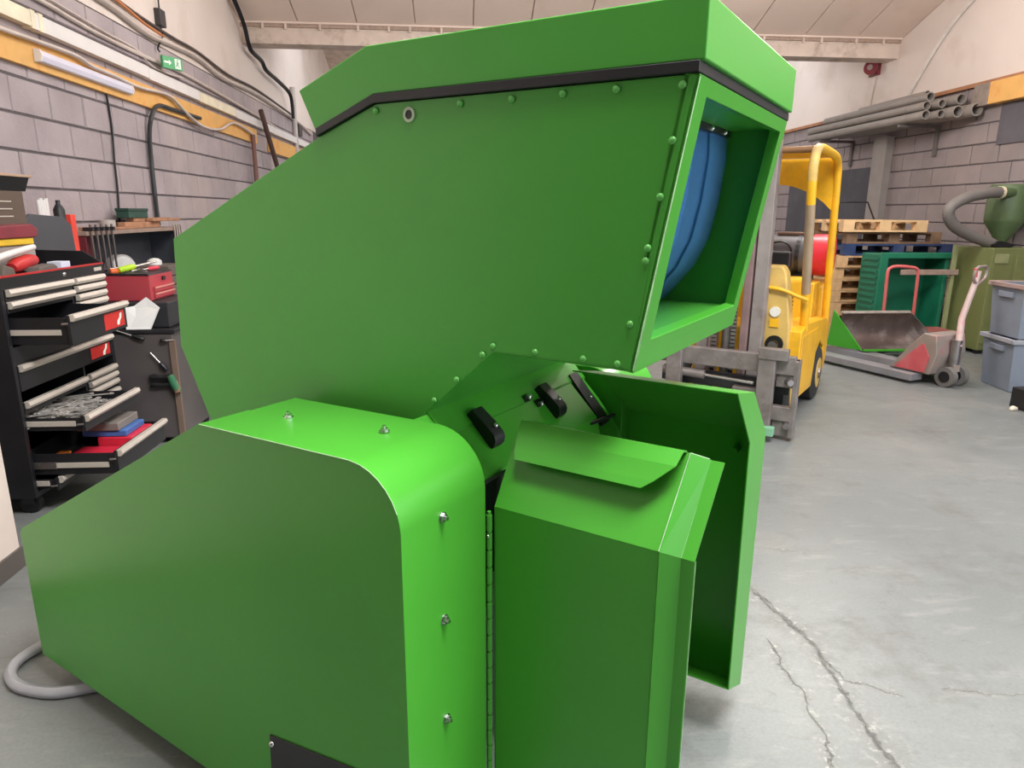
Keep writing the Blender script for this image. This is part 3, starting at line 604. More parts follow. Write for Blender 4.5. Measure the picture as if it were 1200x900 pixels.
# things in the drawers and tray
CHR = mat('chrome_vanadium', (216, 212, 208), .25, .6, var=.05)
def spanner_mesh(L):
    b = MB(); b.box(-L/2+.012, -.0045, 0, L/2-.012, .0045, .004)
    b.ring((L/2-.008, 0, 0), (L/2-.008, 0, .006), .013, .007, 10)
    b.add([(-L/2+.016, -.006, 0), (-L/2, -.013, 0), (-L/2-.012, -.009, 0), (-L/2-.004, 0, 0), (-L/2-.012, .009, 0), (-L/2, .013, 0), (-L/2+.016, .006, 0)]+[(-L/2+.016, -.006, .006), (-L/2, -.013, .006), (-L/2-.012, -.009, .006), (-L/2-.004, 0, .006), (-L/2-.012, .009, .006), (-L/2, .013, .006), (-L/2+.016, .006, .006)],
          [(7, 8, 9, 10), (10, 11, 12, 13, 7), (0, 1, 8, 7), (1, 2, 9, 8), (2, 3, 10, 9), (3, 4, 11, 10), (4, 5, 12, 11), (5, 6, 13, 12), (3, 2, 1, 0), (6, 5, 4, 3, 0)])
    return b.mesh('spanner', CHR)
sm = [spanner_mesh(l) for l in (.13, .17, .22)]
r2 = random.Random(3)
for k in range(120):
    o = bpy.data.objects.new('spanner', sm[k % 3]); COL.objects.link(o)
    o.location = (r2.uniform(-2.17, -2.0), r2.uniform(3.46, 3.84), .4425+.0045*(k//9)); o.rotation_euler = (r2.uniform(-.06, .06), r2.uniform(-.03, .03), r2.choice((0, 0, math.pi))+r2.uniform(-.7, .7)+1.2*(k % 4 == 0))
    tag(o, 'chrome spanner lying in the open drawer full of spanners', 'spanner', 'spanners in the open middle drawer')
solo('plastic_case', MB().box(-2.02, 3.42, .213, -1.765, 3.62, .272), mat('red_case', (206, 44, 66), .35), 'red plastic tool case in the lowest open drawer, lying flat', 'case', bevel=.008)
solo('plastic_case', MB().box(-1.95, 3.63, .213, -1.765, 3.88, .315), mat('red_case', (206, 44, 66), .35), 'taller red plastic case under the blue case in the lowest open drawer', 'case', bevel=.008)
solo('plastic_case', MB().box(-2.03, 3.64, .3155, -1.80, 3.86, .35), mat('blue_case', (66, 104, 168), .4), 'flat blue plastic case between red and grey cases', 'case', bevel=.006)
solo('plastic_case', MB().box(-2.05, 3.63, .3505, -1.83, 3.86, .395), mat('grey_case', (122, 114, 110), .5), 'flat grey-brown case on top of the blue case', 'case', bevel=.006)
solo('orange_box', MB().box(-2.08, 3.40, .212, -2.025, 3.52, .285), mat('orange_box', (206, 118, 44), .5), 'orange box with dark lid beside the red case in the drawer', 'box', bevel=.004)
solo('metal_tray', MB().box(-1.762, 3.44, .213, -1.746, 3.80, .30), ALU, 'thin silver tray standing behind the lowest drawer handle', 'tray', bevel=.002)
def rod_tool(name, p, q, r, m1, m2, label, cat, group=None):
    t = thing(name, label, cat, p, group=group); P = Vector(p); Q = Vector(q); md = P.lerp(Q, .42)
    MB().tube([P, P.lerp(Q, .04), P.lerp(Q, .36), md], [r*.7, r, r, r*.6], 10).build('handle', m1, t, smooth=50); MB().tube([md, Q], r*.35, 8).build('shaft', m2, t, smooth=50)
HND = mat('grey_grip', (120, 112, 106), .5); BLKG = mat('black_grip', (30, 30, 32), .4)
rod_tool('screwdriver', (-1.90, 3.58, .955), (-2.07, 3.42, .905), .016, HND, CHR, 'grey handled screwdriver lying in the upper open drawer', 'screwdriver')
rod_tool('screwdriver', (-1.98, 3.72, .935), (-1.89, 3.88, .905), .012, mat('red_grip', (178, 46, 50), .4), CHR, 'red handled screwdriver lying in the upper open drawer', 'screwdriver')
rod_tool('screwdriver', (-2.04, 3.62, .91), (-2.05, 3.85, .905), .012, mat('blue_grip', (44, 62, 122), .4), CHR, 'blue handled screwdriver lying in the upper open drawer', 'screwdriver')
solo('putty_knife', MB().box(-1.99, 3.46, .9, -1.96, 3.62, .925), mat('dark_blue_case', (34, 44, 74), .5), 'dark blue block lying in the upper open drawer', 'block', bevel=.004)
# tray on top
dr = thing('cordless_drill', 'red and black cordless drill lying in the chest top tray', 'drill', (-2.3, 3.75, 1.15))
MB().tube([(-2.23, 3.62, 1.215), (-2.235, 3.66, 1.225), (-2.25, 3.80, 1.24), (-2.26, 3.86, 1.24)], [.025, .036, .036, .028], 12).build('motor_body', REDP, dr, smooth=50)
MB().tube([(-2.26, 3.74, 1.215), (-2.27, 3.745, 1.195), (-2.28, 3.75, 1.19)], [.022, .02, .024], 10).build('grip', REDP, dr, smooth=50)
MB().cyl((-2.24, 3.62, 1.20), (-2.235, 3.585, 1.197), .017, 12, .01).build('chuck', BLKG, dr, smooth=40)
MB().box(-2.31, 3.70, 1.151, -2.26, 3.80, 1.19).build('battery', BLKG, dr, bevel=.006)
solo('plastic_tube', MB().tube([(-2.19, 3.40, 1.265), (-2.22, 3.62, 1.288), (-2.25, 3.86, 1.308)], [.017, .017, .015], 10), PVCW, 'long white plastic tube lying slanted across the tray tools', 'tube', smooth=50)
solo('hinge_block', MB().prism([(3.70, 1.1505), (3.88, 1.1505), (3.88, 1.205), (3.85, 1.222), (3.72, 1.212)], -2.22, -2.15, 'x'), mat('grey_block', (98, 94, 90), .5), 'grey metal block with black end in the chest top tray', 'block', bevel=.006)
solo('notebook', MB().box(-2.235, 3.93, 1.1505, -2.16, 4.02, 1.225, None), mat('pale_blue_card', (206, 214, 232), .6), 'small pale blue carton standing in the chest top tray', 'carton', bevel=.003)
solo('rag', MB().tube(curve([(-2.15, 3.345, 1.152), (-2.16, 3.37, 1.19), (-2.19, 3.36, 1.235), (-2.22, 3.38, 1.275), (-2.25, 3.38, 1.30)], 4), [.022+.008*math.sin(k*1.7) for k in range(17)], 9), mat('pink_white_cloth', (214, 196, 186), .9, bump=.6, bscale=30), 'crumpled off-white rag at the corner of the chest tray', 'rag', smooth=180)
solo('canvas_pouch', MB().prism([(3.42, 1.1505), (3.55, 1.1505), (3.53, 1.225), (3.46, 1.245)], -2.23, -2.16, 'x'), mat('olive_canvas', (96, 88, 80), .9), 'brown canvas pouch standing in the chest tray', 'pouch', bevel=.01)
solo('silver_bar', MB().tube([(-2.16, 3.56, 1.165), (-2.20, 3.70, 1.175)], .012, 8), ALU, 'short silver tube in front of the red drill', 'tube', smooth=50)
solo('yellow_case', MB().box(-2.40, 3.50, 1.3165, -2.31, 3.98, 1.352), mat('mustard_case', (214, 176, 44), .5), 'yellow case under the maroon box in the chest tray', 'case', bevel=.006)
solo('parts_tin', MB().box(-2.41, 3.52, 1.1505, -2.32, 4.0, 1.316), mat('pale_tin', (150, 142, 138), .5), 'pale grey tin under the yellow case in the chest tray', 'tin', bevel=.008)
solo('maroon_box', MB().prism([(3.46, 1.353), (4.00, 1.353), (4.02, 1.395), (3.97, 1.425), (3.46, 1.41)], -2.41, -2.30, 'x'), mat('maroon_case', (124, 46, 56), .45), 'maroon toolbox stacked on the yellow case', 'box', bevel=.008)
oc = thing('parts_cabinet', 'brown open-top parts cabinet standing at the back of the chest tray', 'cabinet', (-2.5, 3.8, 1.15))
BRN = mat('brown_case', (92, 76, 66), .6)
MB().box(-2.60, 3.42, 1.1505, -2.47, 4.22, 1.60).build('case_body', BRN, oc, bevel=.004)
for z in (1.46, 1.50, 1.54): MB().box(-2.47, 3.75, z, -2.466, 4.10, z+.006).build('vent_slot', ALU, oc)
MB().prism([(-2.61, 1.60), (-2.47, 1.60), (-2.44, 1.675), (-2.61, 1.675)], 3.42, 4.25, 'y').build('lid_inside', BLACK, oc)
MB().box(-2.62, 3.40, 1.675, -2.43, 4.265, 1.69).build('lid_edge', mat('tan_edge', (176, 146, 124), .6), oc, bevel=.003)

# black board, rods and cans behind the tray
solo('black_board', MB().prism([(4.32, 0.866), (4.32, 1.445), (4.38, 1.475), (4.72, 1.455), (4.80, 1.40), (4.84, .866)], -2.56, -2.535, 'x'), mat('charcoal_board', (74, 74, 80), .6, var=.1), 'charcoal grey board standing upright behind the tool chest', 'board', bevel=.004)
for k in range(4):
    solo('dowel_rod', MB().cyl((-2.62, 4.62+.028*k, .87), (-2.62, 4.62+.028*k, 1.56+.01*(k % 2)), .013, 8), PVCW, 'pale rod standing in a bundle behind the charcoal board', 'rod', 'pale rods behind the board', smooth=50)
solo('spray_can', MB().tube([(-2.60, 4.80, .87), (-2.60, 4.80, 1.50), (-2.60, 4.80, 1.525), (-2.60, 4.80, 1.535), (-2.60, 4.80, 1.56)], [.034, .034, .022, .014, .014], 14), BLACK, 'tall black tube standing beside the pale rods', 'canister', smooth=40)
solo('red_level', MB().box(-2.63, 4.88, .87, -2.575, 4.94, 1.47), mat('orange_red', (226, 72, 58), .4), 'orange-red bar standing between black tube and shelf', 'level', bevel=.004)

# ------------------------------------------------------------------ bench and shelf along the wall
wb = thing('workbench', 'dark steel workbench along the left wall under the shelf unit', 'workbench', (-2.45, 5.6, 0))
MB().box(-2.83, 4.40, .83, -2.54, 6.72, .865).box(-2.54, 5.02, .83, -2.10, 6.72, .865).build('bench_top', DARKSTEEL, wb, bevel=.003)
for x, y in ((-2.78, 4.45), (-2.78, 6.66), (-2.15, 5.07), (-2.15, 6.66)): MB().box(x-.03, y-.03, 0, x+.03, y+.03, .83).build('leg', DARKSTEEL, wb)
sh = thing('shelf_unit', 'dark shelf unit with worn wooden top on the workbench', 'shelf', (-2.7, 5.85, .866))
SW = mat('worn_brown_board', (150, 128, 116), .8, var=.2, vscale=10)
SD = mat('dark_slate_panel', (58, 60, 68), .7, var=.15)
MB().box(-2.83, 5.02, 1.325, -2.56, 6.68, 1.355).build('top_board', SW, sh, bevel=.003)
MB().box(-2.83, 5.02, .866, -2.82, 6.66, 1.325).build('back_panel', SD, sh)
MB().box(-2.82, 6.60, .866, -2.58, 6.62, 1.325).build('side_panel', SD, sh); MB().box(-2.82, 5.03, .866, -2.58, 5.05, 1.325).build('side_panel', mat('maroon_panel', (104, 34, 44), .6), sh)
MB().box(-2.819, 5.05, .866, -2.80, 5.55, 1.324).build('maroon_backing', mat('maroon_panel', (104, 34, 44), .6), sh)
MB().box(-2.82, 5.05, .866, -2.60, 6.60, .876).build('bottom_board', SD, sh)
for k in range(5):
    y = 5.06+.075*k
    t = thing('sash_clamp', 'steel bar clamp hanging from the shelf unit front edge', 'clamp', (-2.55, y, .95), group='clamps hanging on the shelf')
    MB().box(-2.555, y-.008, .93+.02*(k % 3), -2.545, y+.008, 1.40).build('bar', STEEL, t); MB().box(-2.60, y-.012, 1.357, -2.53, y+.012, 1.382).build('jaw', DARKSTEEL, t, bevel=.003); MB().cyl((-2.545, y, 1.02), (-2.50, y, 1.02), .008, 8).build('screw', STEEL, t)
for k in range(4):
    y = 6.46+.05*k
    solo('steel_strap', MB().tube(curve([(-2.556, y, 1.375), (-2.54, y+.01, 1.36), (-2.545, y+.01, 1.15), (-2.55, y, .95+.03*k)], 3), .008, 6), mat('pale_strap', (160, 148, 140), .6), 'thin grey strap hanging at the shelf unit end', 'strap', 'straps hanging on the shelf', smooth=60)
wd_ = mat('scrap_wood', (162, 118, 90), .8, var=.25, vscale=12)
for k, (x, y0, y1, z, t) in enumerate(((-2.66, 5.75, 6.40, 1.356, .05), (-2.73, 5.3, 6.2, 1.356, .02), (-2.61, 5.1, 5.9, 1.356, .018), (-2.70, 6.0, 6.74, 1.407, .03), (-2.63, 6.2, 6.78, 1.407, .025))):
    solo('timber_offcut', MB().box(x-.03, y0, z, x+.03, y1, z+t), wd_, ['thick reddish timber offcut on the shelf top', 'long thin board at the back of the shelf top', 'thin pale lath along the shelf front edge', 'rough stick crossing the thick reddish offcut', 'short stick sticking out past the shelf end'][k], 'timber', bevel=.004)
solo('tape_roll', MB().ring((-2.70, 5.62, 1.377), (-2.70, 5.62, 1.427), .055, .034, 20), mat('grey_tape', (172, 164, 160), .5), 'roll of grey tape lying on the shelf top', 'tape', smooth=40)
gb = thing('parts_box', 'small dark green box with lid on the shelf top', 'box', (-2.70, 6.05, 1.438))
MB().box(-2.76, 5.90, 1.4375, -2.66, 6.25, 1.49).build('box_body', mat('dark_green_box', (38, 72, 62), .5), gb, bevel=.004); MB().box(-2.765, 5.895, 1.49, -2.655, 6.255, 1.515).build('lid', mat('dark_green_lid', (32, 62, 54), .5), gb, bevel=.003)
ck = thing('dial_gauge', 'round pale dial standing inside the dark shelf unit', 'dial', (-2.66, 5.72, .877))
MB().cyl((-2.72, 5.72, 1.02), (-2.66, 5.70, 1.02), .14, 28).build('dial_body', mat('dial_rim', (170, 166, 164), .4), ck, smooth=40); MB().cyl((-2.66, 5.70, 1.02), (-2.655, 5.698, 1.02), .125, 28).build('dial_face', mat('dial_white', (222, 222, 220), .3), ck, smooth=40)
MB().cyl((-2.655, 5.698, 1.02), (-2.645, 5.695, 1.02), .022, 14).build('hub', mat('dial_rim', (170, 166, 164), .4), ck); MB().prism([(5.66, .8765), (5.78, .8765), (5.76, .90), (5.68, .90)], -2.74, -2.64, 'x').build('foot', BLACK, ck)
tcb = thing('tool_cabinet', 'low dark steel cabinet with magnetic tools on its side panel', 'cabinet', (-2.08, 4.72, 0))
DG = mat('gunmetal_panel', (86, 80, 80), .42, var=.1, vscale=4, c2=(104, 98, 98), c2amt=.4)
MB().box(-2.47, 4.44, .04, -1.83, 4.98, .74).build('cabinet_body', DG, tcb, bevel=.01)
MB().box(-1.85, 4.425, 0, -1.815, 4.445, .70).build('corner_post', mat('tan_post', (120, 100, 88), .6), tcb); MB().box(-2.47, 4.43, .74, -1.81, 5.0, .765).build('cabinet_top', DARKSTEEL, tcb, bevel=.004)
for x, y in ((-2.42, 4.5), (-1.88, 4.5), (-2.42, 4.92), (-1.88, 4.92)): MB().box(x-.03, y-.03, 0, x+.03, y+.03, .045).build('foot', BLACK, tcb)
rod_tool('screwdriver', (-2.00, 4.425, .705), (-2.17, 4.425, .765), .013, BLKG, CHR, 'black handled screwdriver stuck to the low cabinet side', 'screwdriver')
rod_tool('torch_grip', (-1.90, 4.42, .695), (-1.82, 4.42, .70), .013, BLKG, CHR, 'ribbed black grip stuck flat to the low cabinet side', 'tool')
rod_tool('ratchet', (-1.88, 4.42, .505), (-1.97, 4.42, .62), .014, DARKSTEEL, CHR, 'knurled ratchet handle slanting on the low cabinet side', 'ratchet')
for k in range(2): solo('magnet_hook', MB().tube([(-1.99, 4.425, .455-.05*k), (-1.96, 4.42, .46-.05*k), (-1.93, 4.42, .455-.05*k), (-1.87, 4.42, .462-.05*k)], [.017, .02, .013, .016], 10), BLKG, ('upper' if k == 0 else 'lower')+' of two black magnetic hooks below the ratchet', 'hook', None, smooth=50)
solo('tool_roll', MB().tube([(-1.865, 4.42, .47), (-1.845, 4.415, .42), (-1.82, 4.41, .36)], [.022, .028, .024], 8), mat('green_red_cloth', (44, 106, 72), .7, c2=(198, 96, 88), c2amt=.9, c2scale=14), 'green and pink cloth pouch hanging on the cabinet corner', 'pouch', smooth=60)
solo('black_case', MB().box(-2.45, 4.50, .766, -1.86, 4.96, .93), mat('black_case', (40, 40, 44), .55, var=.2), 'wide black case on the low cabinet under the red toolbox', 'case', bevel=.01)
rt_ = thing('red_toolbox', 'faded red metal toolbox with two drawers full of loose tools', 'toolbox', (-2.2, 4.75, .93))
FR = mat('faded_red', (180, 62, 72), .5, var=.12, c2=(150, 70, 74), c2amt=.5)
MB().box(-2.36, 4.56, .931, -1.98, 4.92, 1.095).build('toolbox_body', FR, rt_, bevel=.006)
MB().prism([(-2.36, 1.095), (-1.98, 1.095), (-1.99, 1.105), (-2.35, 1.105)], 4.555, 4.925, 'y').build('open_top_rim', DARKSTEEL, rt_)
for z in (.945, .985): o = MB().box(-1.979, 4.60, z, -1.968, 4.90, z+.034).build('drawer', FR, rt_, bevel=.002); MB().box(-1.968, 4.60, z+.022, -1.962, 4.90, z+.032).build('drawer_pull', mat('pink_trim', (206, 140, 130), .5), o)
MB().box(-1.979, 4.74, 1.05, -1.97, 4.78, 1.075).build('clasp', DARKSTEEL, rt_)
tools = [('yellow_torch', (-2.18, 4.60, 1.125), (-2.05, 4.86, 1.165), .02, mat('lime_plastic', (176, 214, 40), .4), 'lime yellow torch lying across the red toolbox', 'torch'),
         ('pliers', (-2.22, 4.57, 1.12), (-2.12, 4.74, 1.115), .018, mat('orange_grip', (232, 104, 50), .4), 'orange handled pliers on the red toolbox', 'pliers'),
         ('pliers', (-2.03, 4.84, 1.125), (-2.13, 4.66, 1.115), .014, mat('pink_red_grip', (206, 58, 78), .4), 'pinkish-red handled pliers on the red toolbox', 'pliers'),
         ('spirit_bar', (-2.32, 4.57, 1.12), (-2.24, 4.88, 1.13), .012, BLKG, 'black bar tool at the back of the red toolbox', 'tool')]
for n_, p, q, r, m1, lab, cat in tools: rod_tool(n_, p, q, r, m1, CHR, lab, cat)
for k in range(3): solo('hand_wheel', MB().ring((-2.22+.07*k, 4.60+.05*k, 1.107), (-2.215+.07*k, 4.60+.05*k, 1.118), .03, .02, 14), STEEL, 'steel ring lying among the tools on the red toolbox', 'ring', 'rings on the red toolbox', smooth=40)
gt = thing('grey_toolbox', 'worn grey cantilever toolbox on the workbench beside the red toolbox', 'toolbox', (-2.28, 5.42, .866))
GT = mat('worn_grey_box', (112, 104, 96), .55, .3, var=.2, c2=(70, 66, 64), c2amt=.6)
MB().box(-2.42, 5.26, .866, -2.13, 5.60, .955).build('lower_tray', GT, gt, bevel=.004); MB().box(-2.42, 5.265, .962, -2.14, 5.595, 1.02).build('middle_tray', GT, gt, bevel=.004); MB().box(-2.42, 5.27, 1.026, -2.145, 5.59, 1.10).build('upper_tray', GT, gt, bevel=.004)
for z in (.955, 1.02): MB().box(-2.40, 5.28, z, -2.16, 5.58, z+.007).build('hinge_gap', BLACK, gt)
solo('blue_cloth', MB().prism([(5.64, .866), (5.86, .866), (5.84, 1.02), (5.76, 1.06), (5.68, .98)], -2.40, -2.22, 'x'), mat('bright_blue_cloth', (32, 58, 178), .7), 'bright blue bag on the workbench behind the grey toolbox', 'bag', bevel=.02)
solo('white_cup', MB().tube([(-2.30, 5.42, 1.1005), (-2.30, 5.42, 1.13), (-2.30, 5.42, 1.145), (-2.30, 5.42, 1.15)], [.05, .05, .03, .008], 14), mat('dial_white', (222, 222, 220), .3), 'small pale dome on the grey toolbox lid', 'cap', smooth=50)
solo('paper_sheet', MB().add([(-2.10, 4.425, .768), (-1.96, 4.45, .766), (-1.90, 4.47, .90), (-1.985, 4.49, .965), (-2.06, 4.48, .91), (-2.115, 4.46, .90)]+[(-2.10, 4.428, .768), (-1.96, 4.453, .766), (-1.90, 4.473, .90), (-1.985, 4.493, .965), (-2.06, 4.483, .91), (-2.115, 4.463, .90)], [(0, 1, 2, 3, 4, 5), (11, 10, 9, 8, 7, 6)]+[(i, (i+1) % 6, 6+(i+1) % 6, 6+i) for i in range(6)]), mat('white_paper', (236, 234, 232), .8, var=.02), 'crumpled white paper leaning on the black case', 'paper')
for k, z in enumerate((0, .19, .38)):
    c_ = thing('storage_crate', ['bottom', 'middle', 'topmost'][k]+' dark green crate stacked beside the low cabinet', 'crate', (-2.0, 5.5, z), group='green crates by the bench')
    CG = mat('dark_green_plastic', (28, 92, 66), .5, var=.2, c2=(30, 50, 44), c2amt=.6)
    MB().box(-2.09, 5.12, z+.001, -1.66, 5.7, z+.012).build('crate_floor', CG, c_)
    for a in ((-2.09, 5.12, -1.66, 5.132), (-2.09, 5.688, -1.66, 5.7), (-2.09, 5.132, -2.078, 5.688), (-1.672, 5.132, -1.66, 5.688)): MB().box(a[0], a[1], z+.012, a[2], a[3], z+.186).build('crate_wall', CG, c_)
    MB().box(-2.10, 5.108, z+.15, -1.65, 5.12, z+.188).build('crate_rim', CG, c_)
# grey hose on the floor by the machine
cable('flexible_hose', [(-1.30, 2.42, .022), (-1.40, 2.30, .022), (-1.475, 2.204, .02), (-1.505, 2.122, .02), (-1.487, 2.055, .02), (-1.431, 1.997, .02), (-1.347, 1.963, .02), (-1.26, 1.955, .02), (-1.1, 2.0, .02)], .019, mat('grey_hose', (172, 172, 178), .45), 'grey flexible hose looping on the concrete floor under the machine', 'hose', n=8)

# ------------------------------------------------------------------ forklift (same axes as the machine: a across, b away)
fk = thing('forklift', 'yellow gas forklift with grey mast, fork carriage and tubular overhead guard', 'forklift', (-1.27, 5.6, 0), ROT)
MSTL = mat('mast_grey_paint', (142, 134, 132), .55, .2, var=.15, vscale=9, c2=(112, 92, 86), c2amt=.6, c2scale=7)
MSTP = mat('mast_inner_rail', (136, 112, 112), .55, .3, var=.15, vscale=9)
TYRE = mat('tyre_rubber', (44, 43, 45), .8, var=.15, bump=.3)
# chassis
ch = MB().prism([(5.08, .20), (5.08, .70), (5.3, .73), (6.25, .66), (6.42, .60), (6.42, .30), (6.28, .16), (6.2, .42), (6.0, .50), (5.82, .42), (5.75, .16)], -1.74, -.80, 'x', ).build('chassis', YELLOW, fk, bevel=.012)
MB().prism([(5.10, .235), (5.10, .66), (5.78, .64), (5.60, .23)], -.80, -.793, 'x').build('side_step_panel', YELLOW, fk, bevel=.004)
MB().prism([(5.35, .70), (5.35, 1.0), (5.42, 1.02), (6.35, .98), (6.42, .90), (6.42, .60), (5.4, .68)], -1.62, -.98, 'x').build('engine_cover', YELLOW, fk, bevel=.03)
for k in range(7): MB().box(-.98, 5.42, .72+k*.03, -.974, 5.62, .735+k*.03).build('vent_slat', mat('vent_brown', (140, 104, 40), .6), fk)
MB().box(-1.40, 5.65, 1.0, -1.10, 6.1, 1.06).build('seat', BLACK, fk, bevel=.02); MB().box(-1.40, 6.02, 1.06, -1.10, 6.12, 1.2).build('seat_back', BLACK, fk, bevel=.02)
MB().box(-.97, 6.05, .66, -.90, 6.35, .95).build('battery_box', YELLOW, fk, bevel=.01)
# counterweight at the rear
MB().prism([(6.42, .22), (6.42, .92), (6.6, .95), (6.82, .85), (6.86, .30), (6.75, .22)], -1.72, -.86, 'x').build('counterweight', YELLOW, fk, bevel=.05, seg=3)
# dash cowl behind the mast
cw = MB().prism([(-1.10, .55), (-1.10, 1.10), (-1.08, 1.15), (-.97, 1.15), (-.94, 1.10), (-.88, .70), (-.88, .55)], 5.06, 5.20).build('front_cowl', YELLOWD, fk, bevel=.015)
MB().cyl((-.99, 5.06, .83), (-.99, 5.045, .83), .036, 18).build('headlamp', mat('lamp_glass', (226, 222, 214), .2), cw); MB().box(-1.02, 5.05, .72, -.96, 5.06, .78).build('plate', YELLOW, cw)
MB().ring((-.975, 5.058, .60), (-.975, 5.04, .60), .062, .03, 18).build('hose_gland', BLACK, cw); MB().cyl((-.985, 5.06, .59), (-.985, 5.03, .59), .03, 14).build('pin', STEEL, cw, smooth=40)
MB().tube(curve([(-1.07, 5.04, 1.0), (-.96, 5.03, .99), (-.86, 5.06, .95), (-.80, 5.12, .92)], 4), .014, 8).build('grab_bar', YELLOW, cw, smooth=60)
# wheels
def wheel(a0, a1, b, r, name='wheel'):
    w = MB().tube([(a0, b, r), (a0+.02, b, r), (a1-.02, b, r), (a1, b, r)], [r*.88, r, r, r*.88], 28).build(name, TYRE, fk, smooth=40)
    MB().cyl((a1-.005, b, r), (a1+.006, b, r), r*.55, 20).build('rim', YELLOWD, w, smooth=40); MB().cyl((a1, b, r), (a1+.022, b, r), r*.2, 12).build('hub', STEEL, w)
wheel(-.97, -.795, 6.02, .225); wheel(-1.75, -1.58, 6.02, .225); wheel(-.99, -.83, 5.16, .26); wheel(-1.72, -1.56, 5.16, .26)
# overhead guard: two bent tubes, plate roof with arched rear skirt
def hoop(a):
    p = curve([(a, 5.27, .66), (a, 5.14, 1.05), (a, 5.0, 1.5), (a, 4.93, 1.75), (a, 4.96, 1.87), (a, 5.08, 1.925), (a, 5.5, 1.93), (a, 5.82, 1.92), (a, 5.97, 1.87), (a, 6.03, 1.75), (a, 6.12, 1.3), (a, 6.27, .63)], 5)
    return p
for a in (-.82, -1.70):
    p = hoop(a); MB().tube(p, .03, 10).build('guard_tube', YELLOW, fk, smooth=60)
    MB().tube(p[4:12], .0305, 10).build('worn_tube_section', mat('worn_tube', (168, 146, 120), .5, .3, c2=(130, 112, 100), c2amt=.6), fk, smooth=60)
    MB().tube(p[14:26], .0303, 10).build('worn_tube_section', YELLOWD, fk, smooth=60)
MB().cyl((-1.70, 5.03, 1.915), (-.82, 5.03, 1.915), .022, 10).build('cross_tube', mat('rust_brown_tube', (128, 92, 60), .6), fk, smooth=50)
MB().box(-1.69, 5.08, 1.925, -.83, 5.95, 1.937).build('roof_plate', YELLOW, fk)
n = 14; arcp = [(-1.68+(.84*k/n), 1.53+.20*math.sin(math.pi*k/n)**.8) for k in range(n+1)]
MB().prism([(-1.68, 1.925), ]+arcp+[(-.84, 1.925)], 6.0, 6.012, map3=lambda p, q, t: (p, t-.0+(1.925-q)*.08, q)).build('rear_skirt', YELLOW, fk)
# gas bottle across the back with red cap
gbm = mat('gas_bottle_grey', (88, 86, 90), .45, var=.1)
bt = MB().tube([(-1.52, 6.45, 1.16), (-1.50, 6.45, 1.16), (-1.46, 6.45, 1.16), (-1.0, 6.45, 1.16), (-.99, 6.45, 1.16)], [.06, .13, .165, .165, .15], 24).build('gas_bottle', gbm, fk, smooth=40)
MB().ring((-1.0, 6.45, 1.16), (-.84, 6.45, 1.16), .175, .10, 24).build('bottle_collar', mat('bright_red_paint', (218, 44, 62), .4, c2=(170, 60, 60), c2amt=.6, c2scale=8), bt, smooth=40)
MB().cyl((-.99, 6.45, 1.16), (-.93, 6.45, 1.16), .035, 12).build('valve', STEEL, bt)
MB().tube(curve([(-1.35, 6.285, 1.25), (-1.22, 6.28, 1.27), (-1.15, 6.28, 1.20), (-1.2, 6.28, 1.12), (-1.35, 6.285, 1.09)], 5), .009, 6).build('rubber_hose', BLACK, bt, smooth=60)
for a in (-1.38, -1.12): MB().ring((a, 6.45, 1.16), (a+.03, 6.45, 1.16), .172, .165, 24).build('strap', DARKSTEEL, bt)
MB().box(-1.5, 6.40, .94, -1.0, 6.6, 1.0).build('bottle_cradle', DARKSTEEL, fk)
MB().box(-1.30, 6.40, 1.32, -1.04, 6.50, 1.35).build('bracket', mat('brown_bracket', (110, 84, 70), .6), fk, bevel=.01)
# mast: outer channels, inner channels, lift cylinder, chains
for a in (-1.125, -1.50):
    MB().box(a, 4.93, .08, a+.085, 5.03, 2.02).build('mast_rail', MSTL, fk, bevel=.006)
    aa = a-.06 if a > -1.3 else a+.095
    MB().box(aa, 4.90, .14, aa+.05, 5.0, 2.02).build('inner_rail', MSTP, fk, bevel=.005)
MB().cyl((-1.285, 4.95, .1), (-1.285, 4.95, 1.9), .035, 14).build('lift_cylinder', STEEL, fk, smooth=40)
for a in (-1.36, -1.225):
    c0 = MB().box(a-.014, 4.89, .2, a+.014, 4.90, 1.95).build('chain', DARKSTEEL, fk)
    lk = MB().box(-.019, -.004, -.009, .019, .004, .009).mesh('chain_link', STEEL)
    for k in range(30): place('chain_link', lk, c0, (a, 4.888, .42+k*.028))
for z in (1.98, .16): MB().box(-1.5, 4.95, z, -1.04, 5.02, z+.07).build('mast_crossbar', MSTL, fk, bevel=.004)
# fork carriage with side shift and end plates
CARR = mat('carriage_steel', (138, 130, 128), .5, .5, var=.2, vscale=10, c2=(104, 92, 88), c2amt=.6, c2scale=8)
MB().box(-1.72, 4.70, .46, -.76, 4.76, .585).build('carriage_bar', CARR, fk, bevel=.006)
MB().box(-1.72, 4.70, .14, -.76, 4.76, .24).build('carriage_bar', CARR, fk, bevel=.006)
MB().box(-1.70, 4.80, .30, -.80, 4.84, .40).build('backing_bar', DARKSTEEL, fk)
MB().cyl((-1.66, 4.72, .40), (-1.36, 4.72, .39), .032, 14).build('shift_cylinder', CARR, fk, smooth=40); MB().cyl((-1.36, 4.72, .39), (-1.02, 4.72, .375), .012, 10).build('shift_rod', ZINC, fk, smooth=40)
MB().box(-1.16, 4.72, .27, -.94, 4.78, .335).build('shift_block', CARR, fk, bevel=.005)
for a in (-.985, -1.62):
    f = MB().prism([(4.64, .06), (4.64, .60), (4.70, .60), (4.70, .10), (4.70, .06)], a, a+.11, 'x').build('fork', CARR, fk, bevel=.006)
    if a < -1.2: MB().prism([(4.70, .05), (4.70, .095), (3.72, .075), (3.70, .062), (3.72, .05)], a, a+.11, 'x').build('fork_blade', CARR, f, bevel=.004)
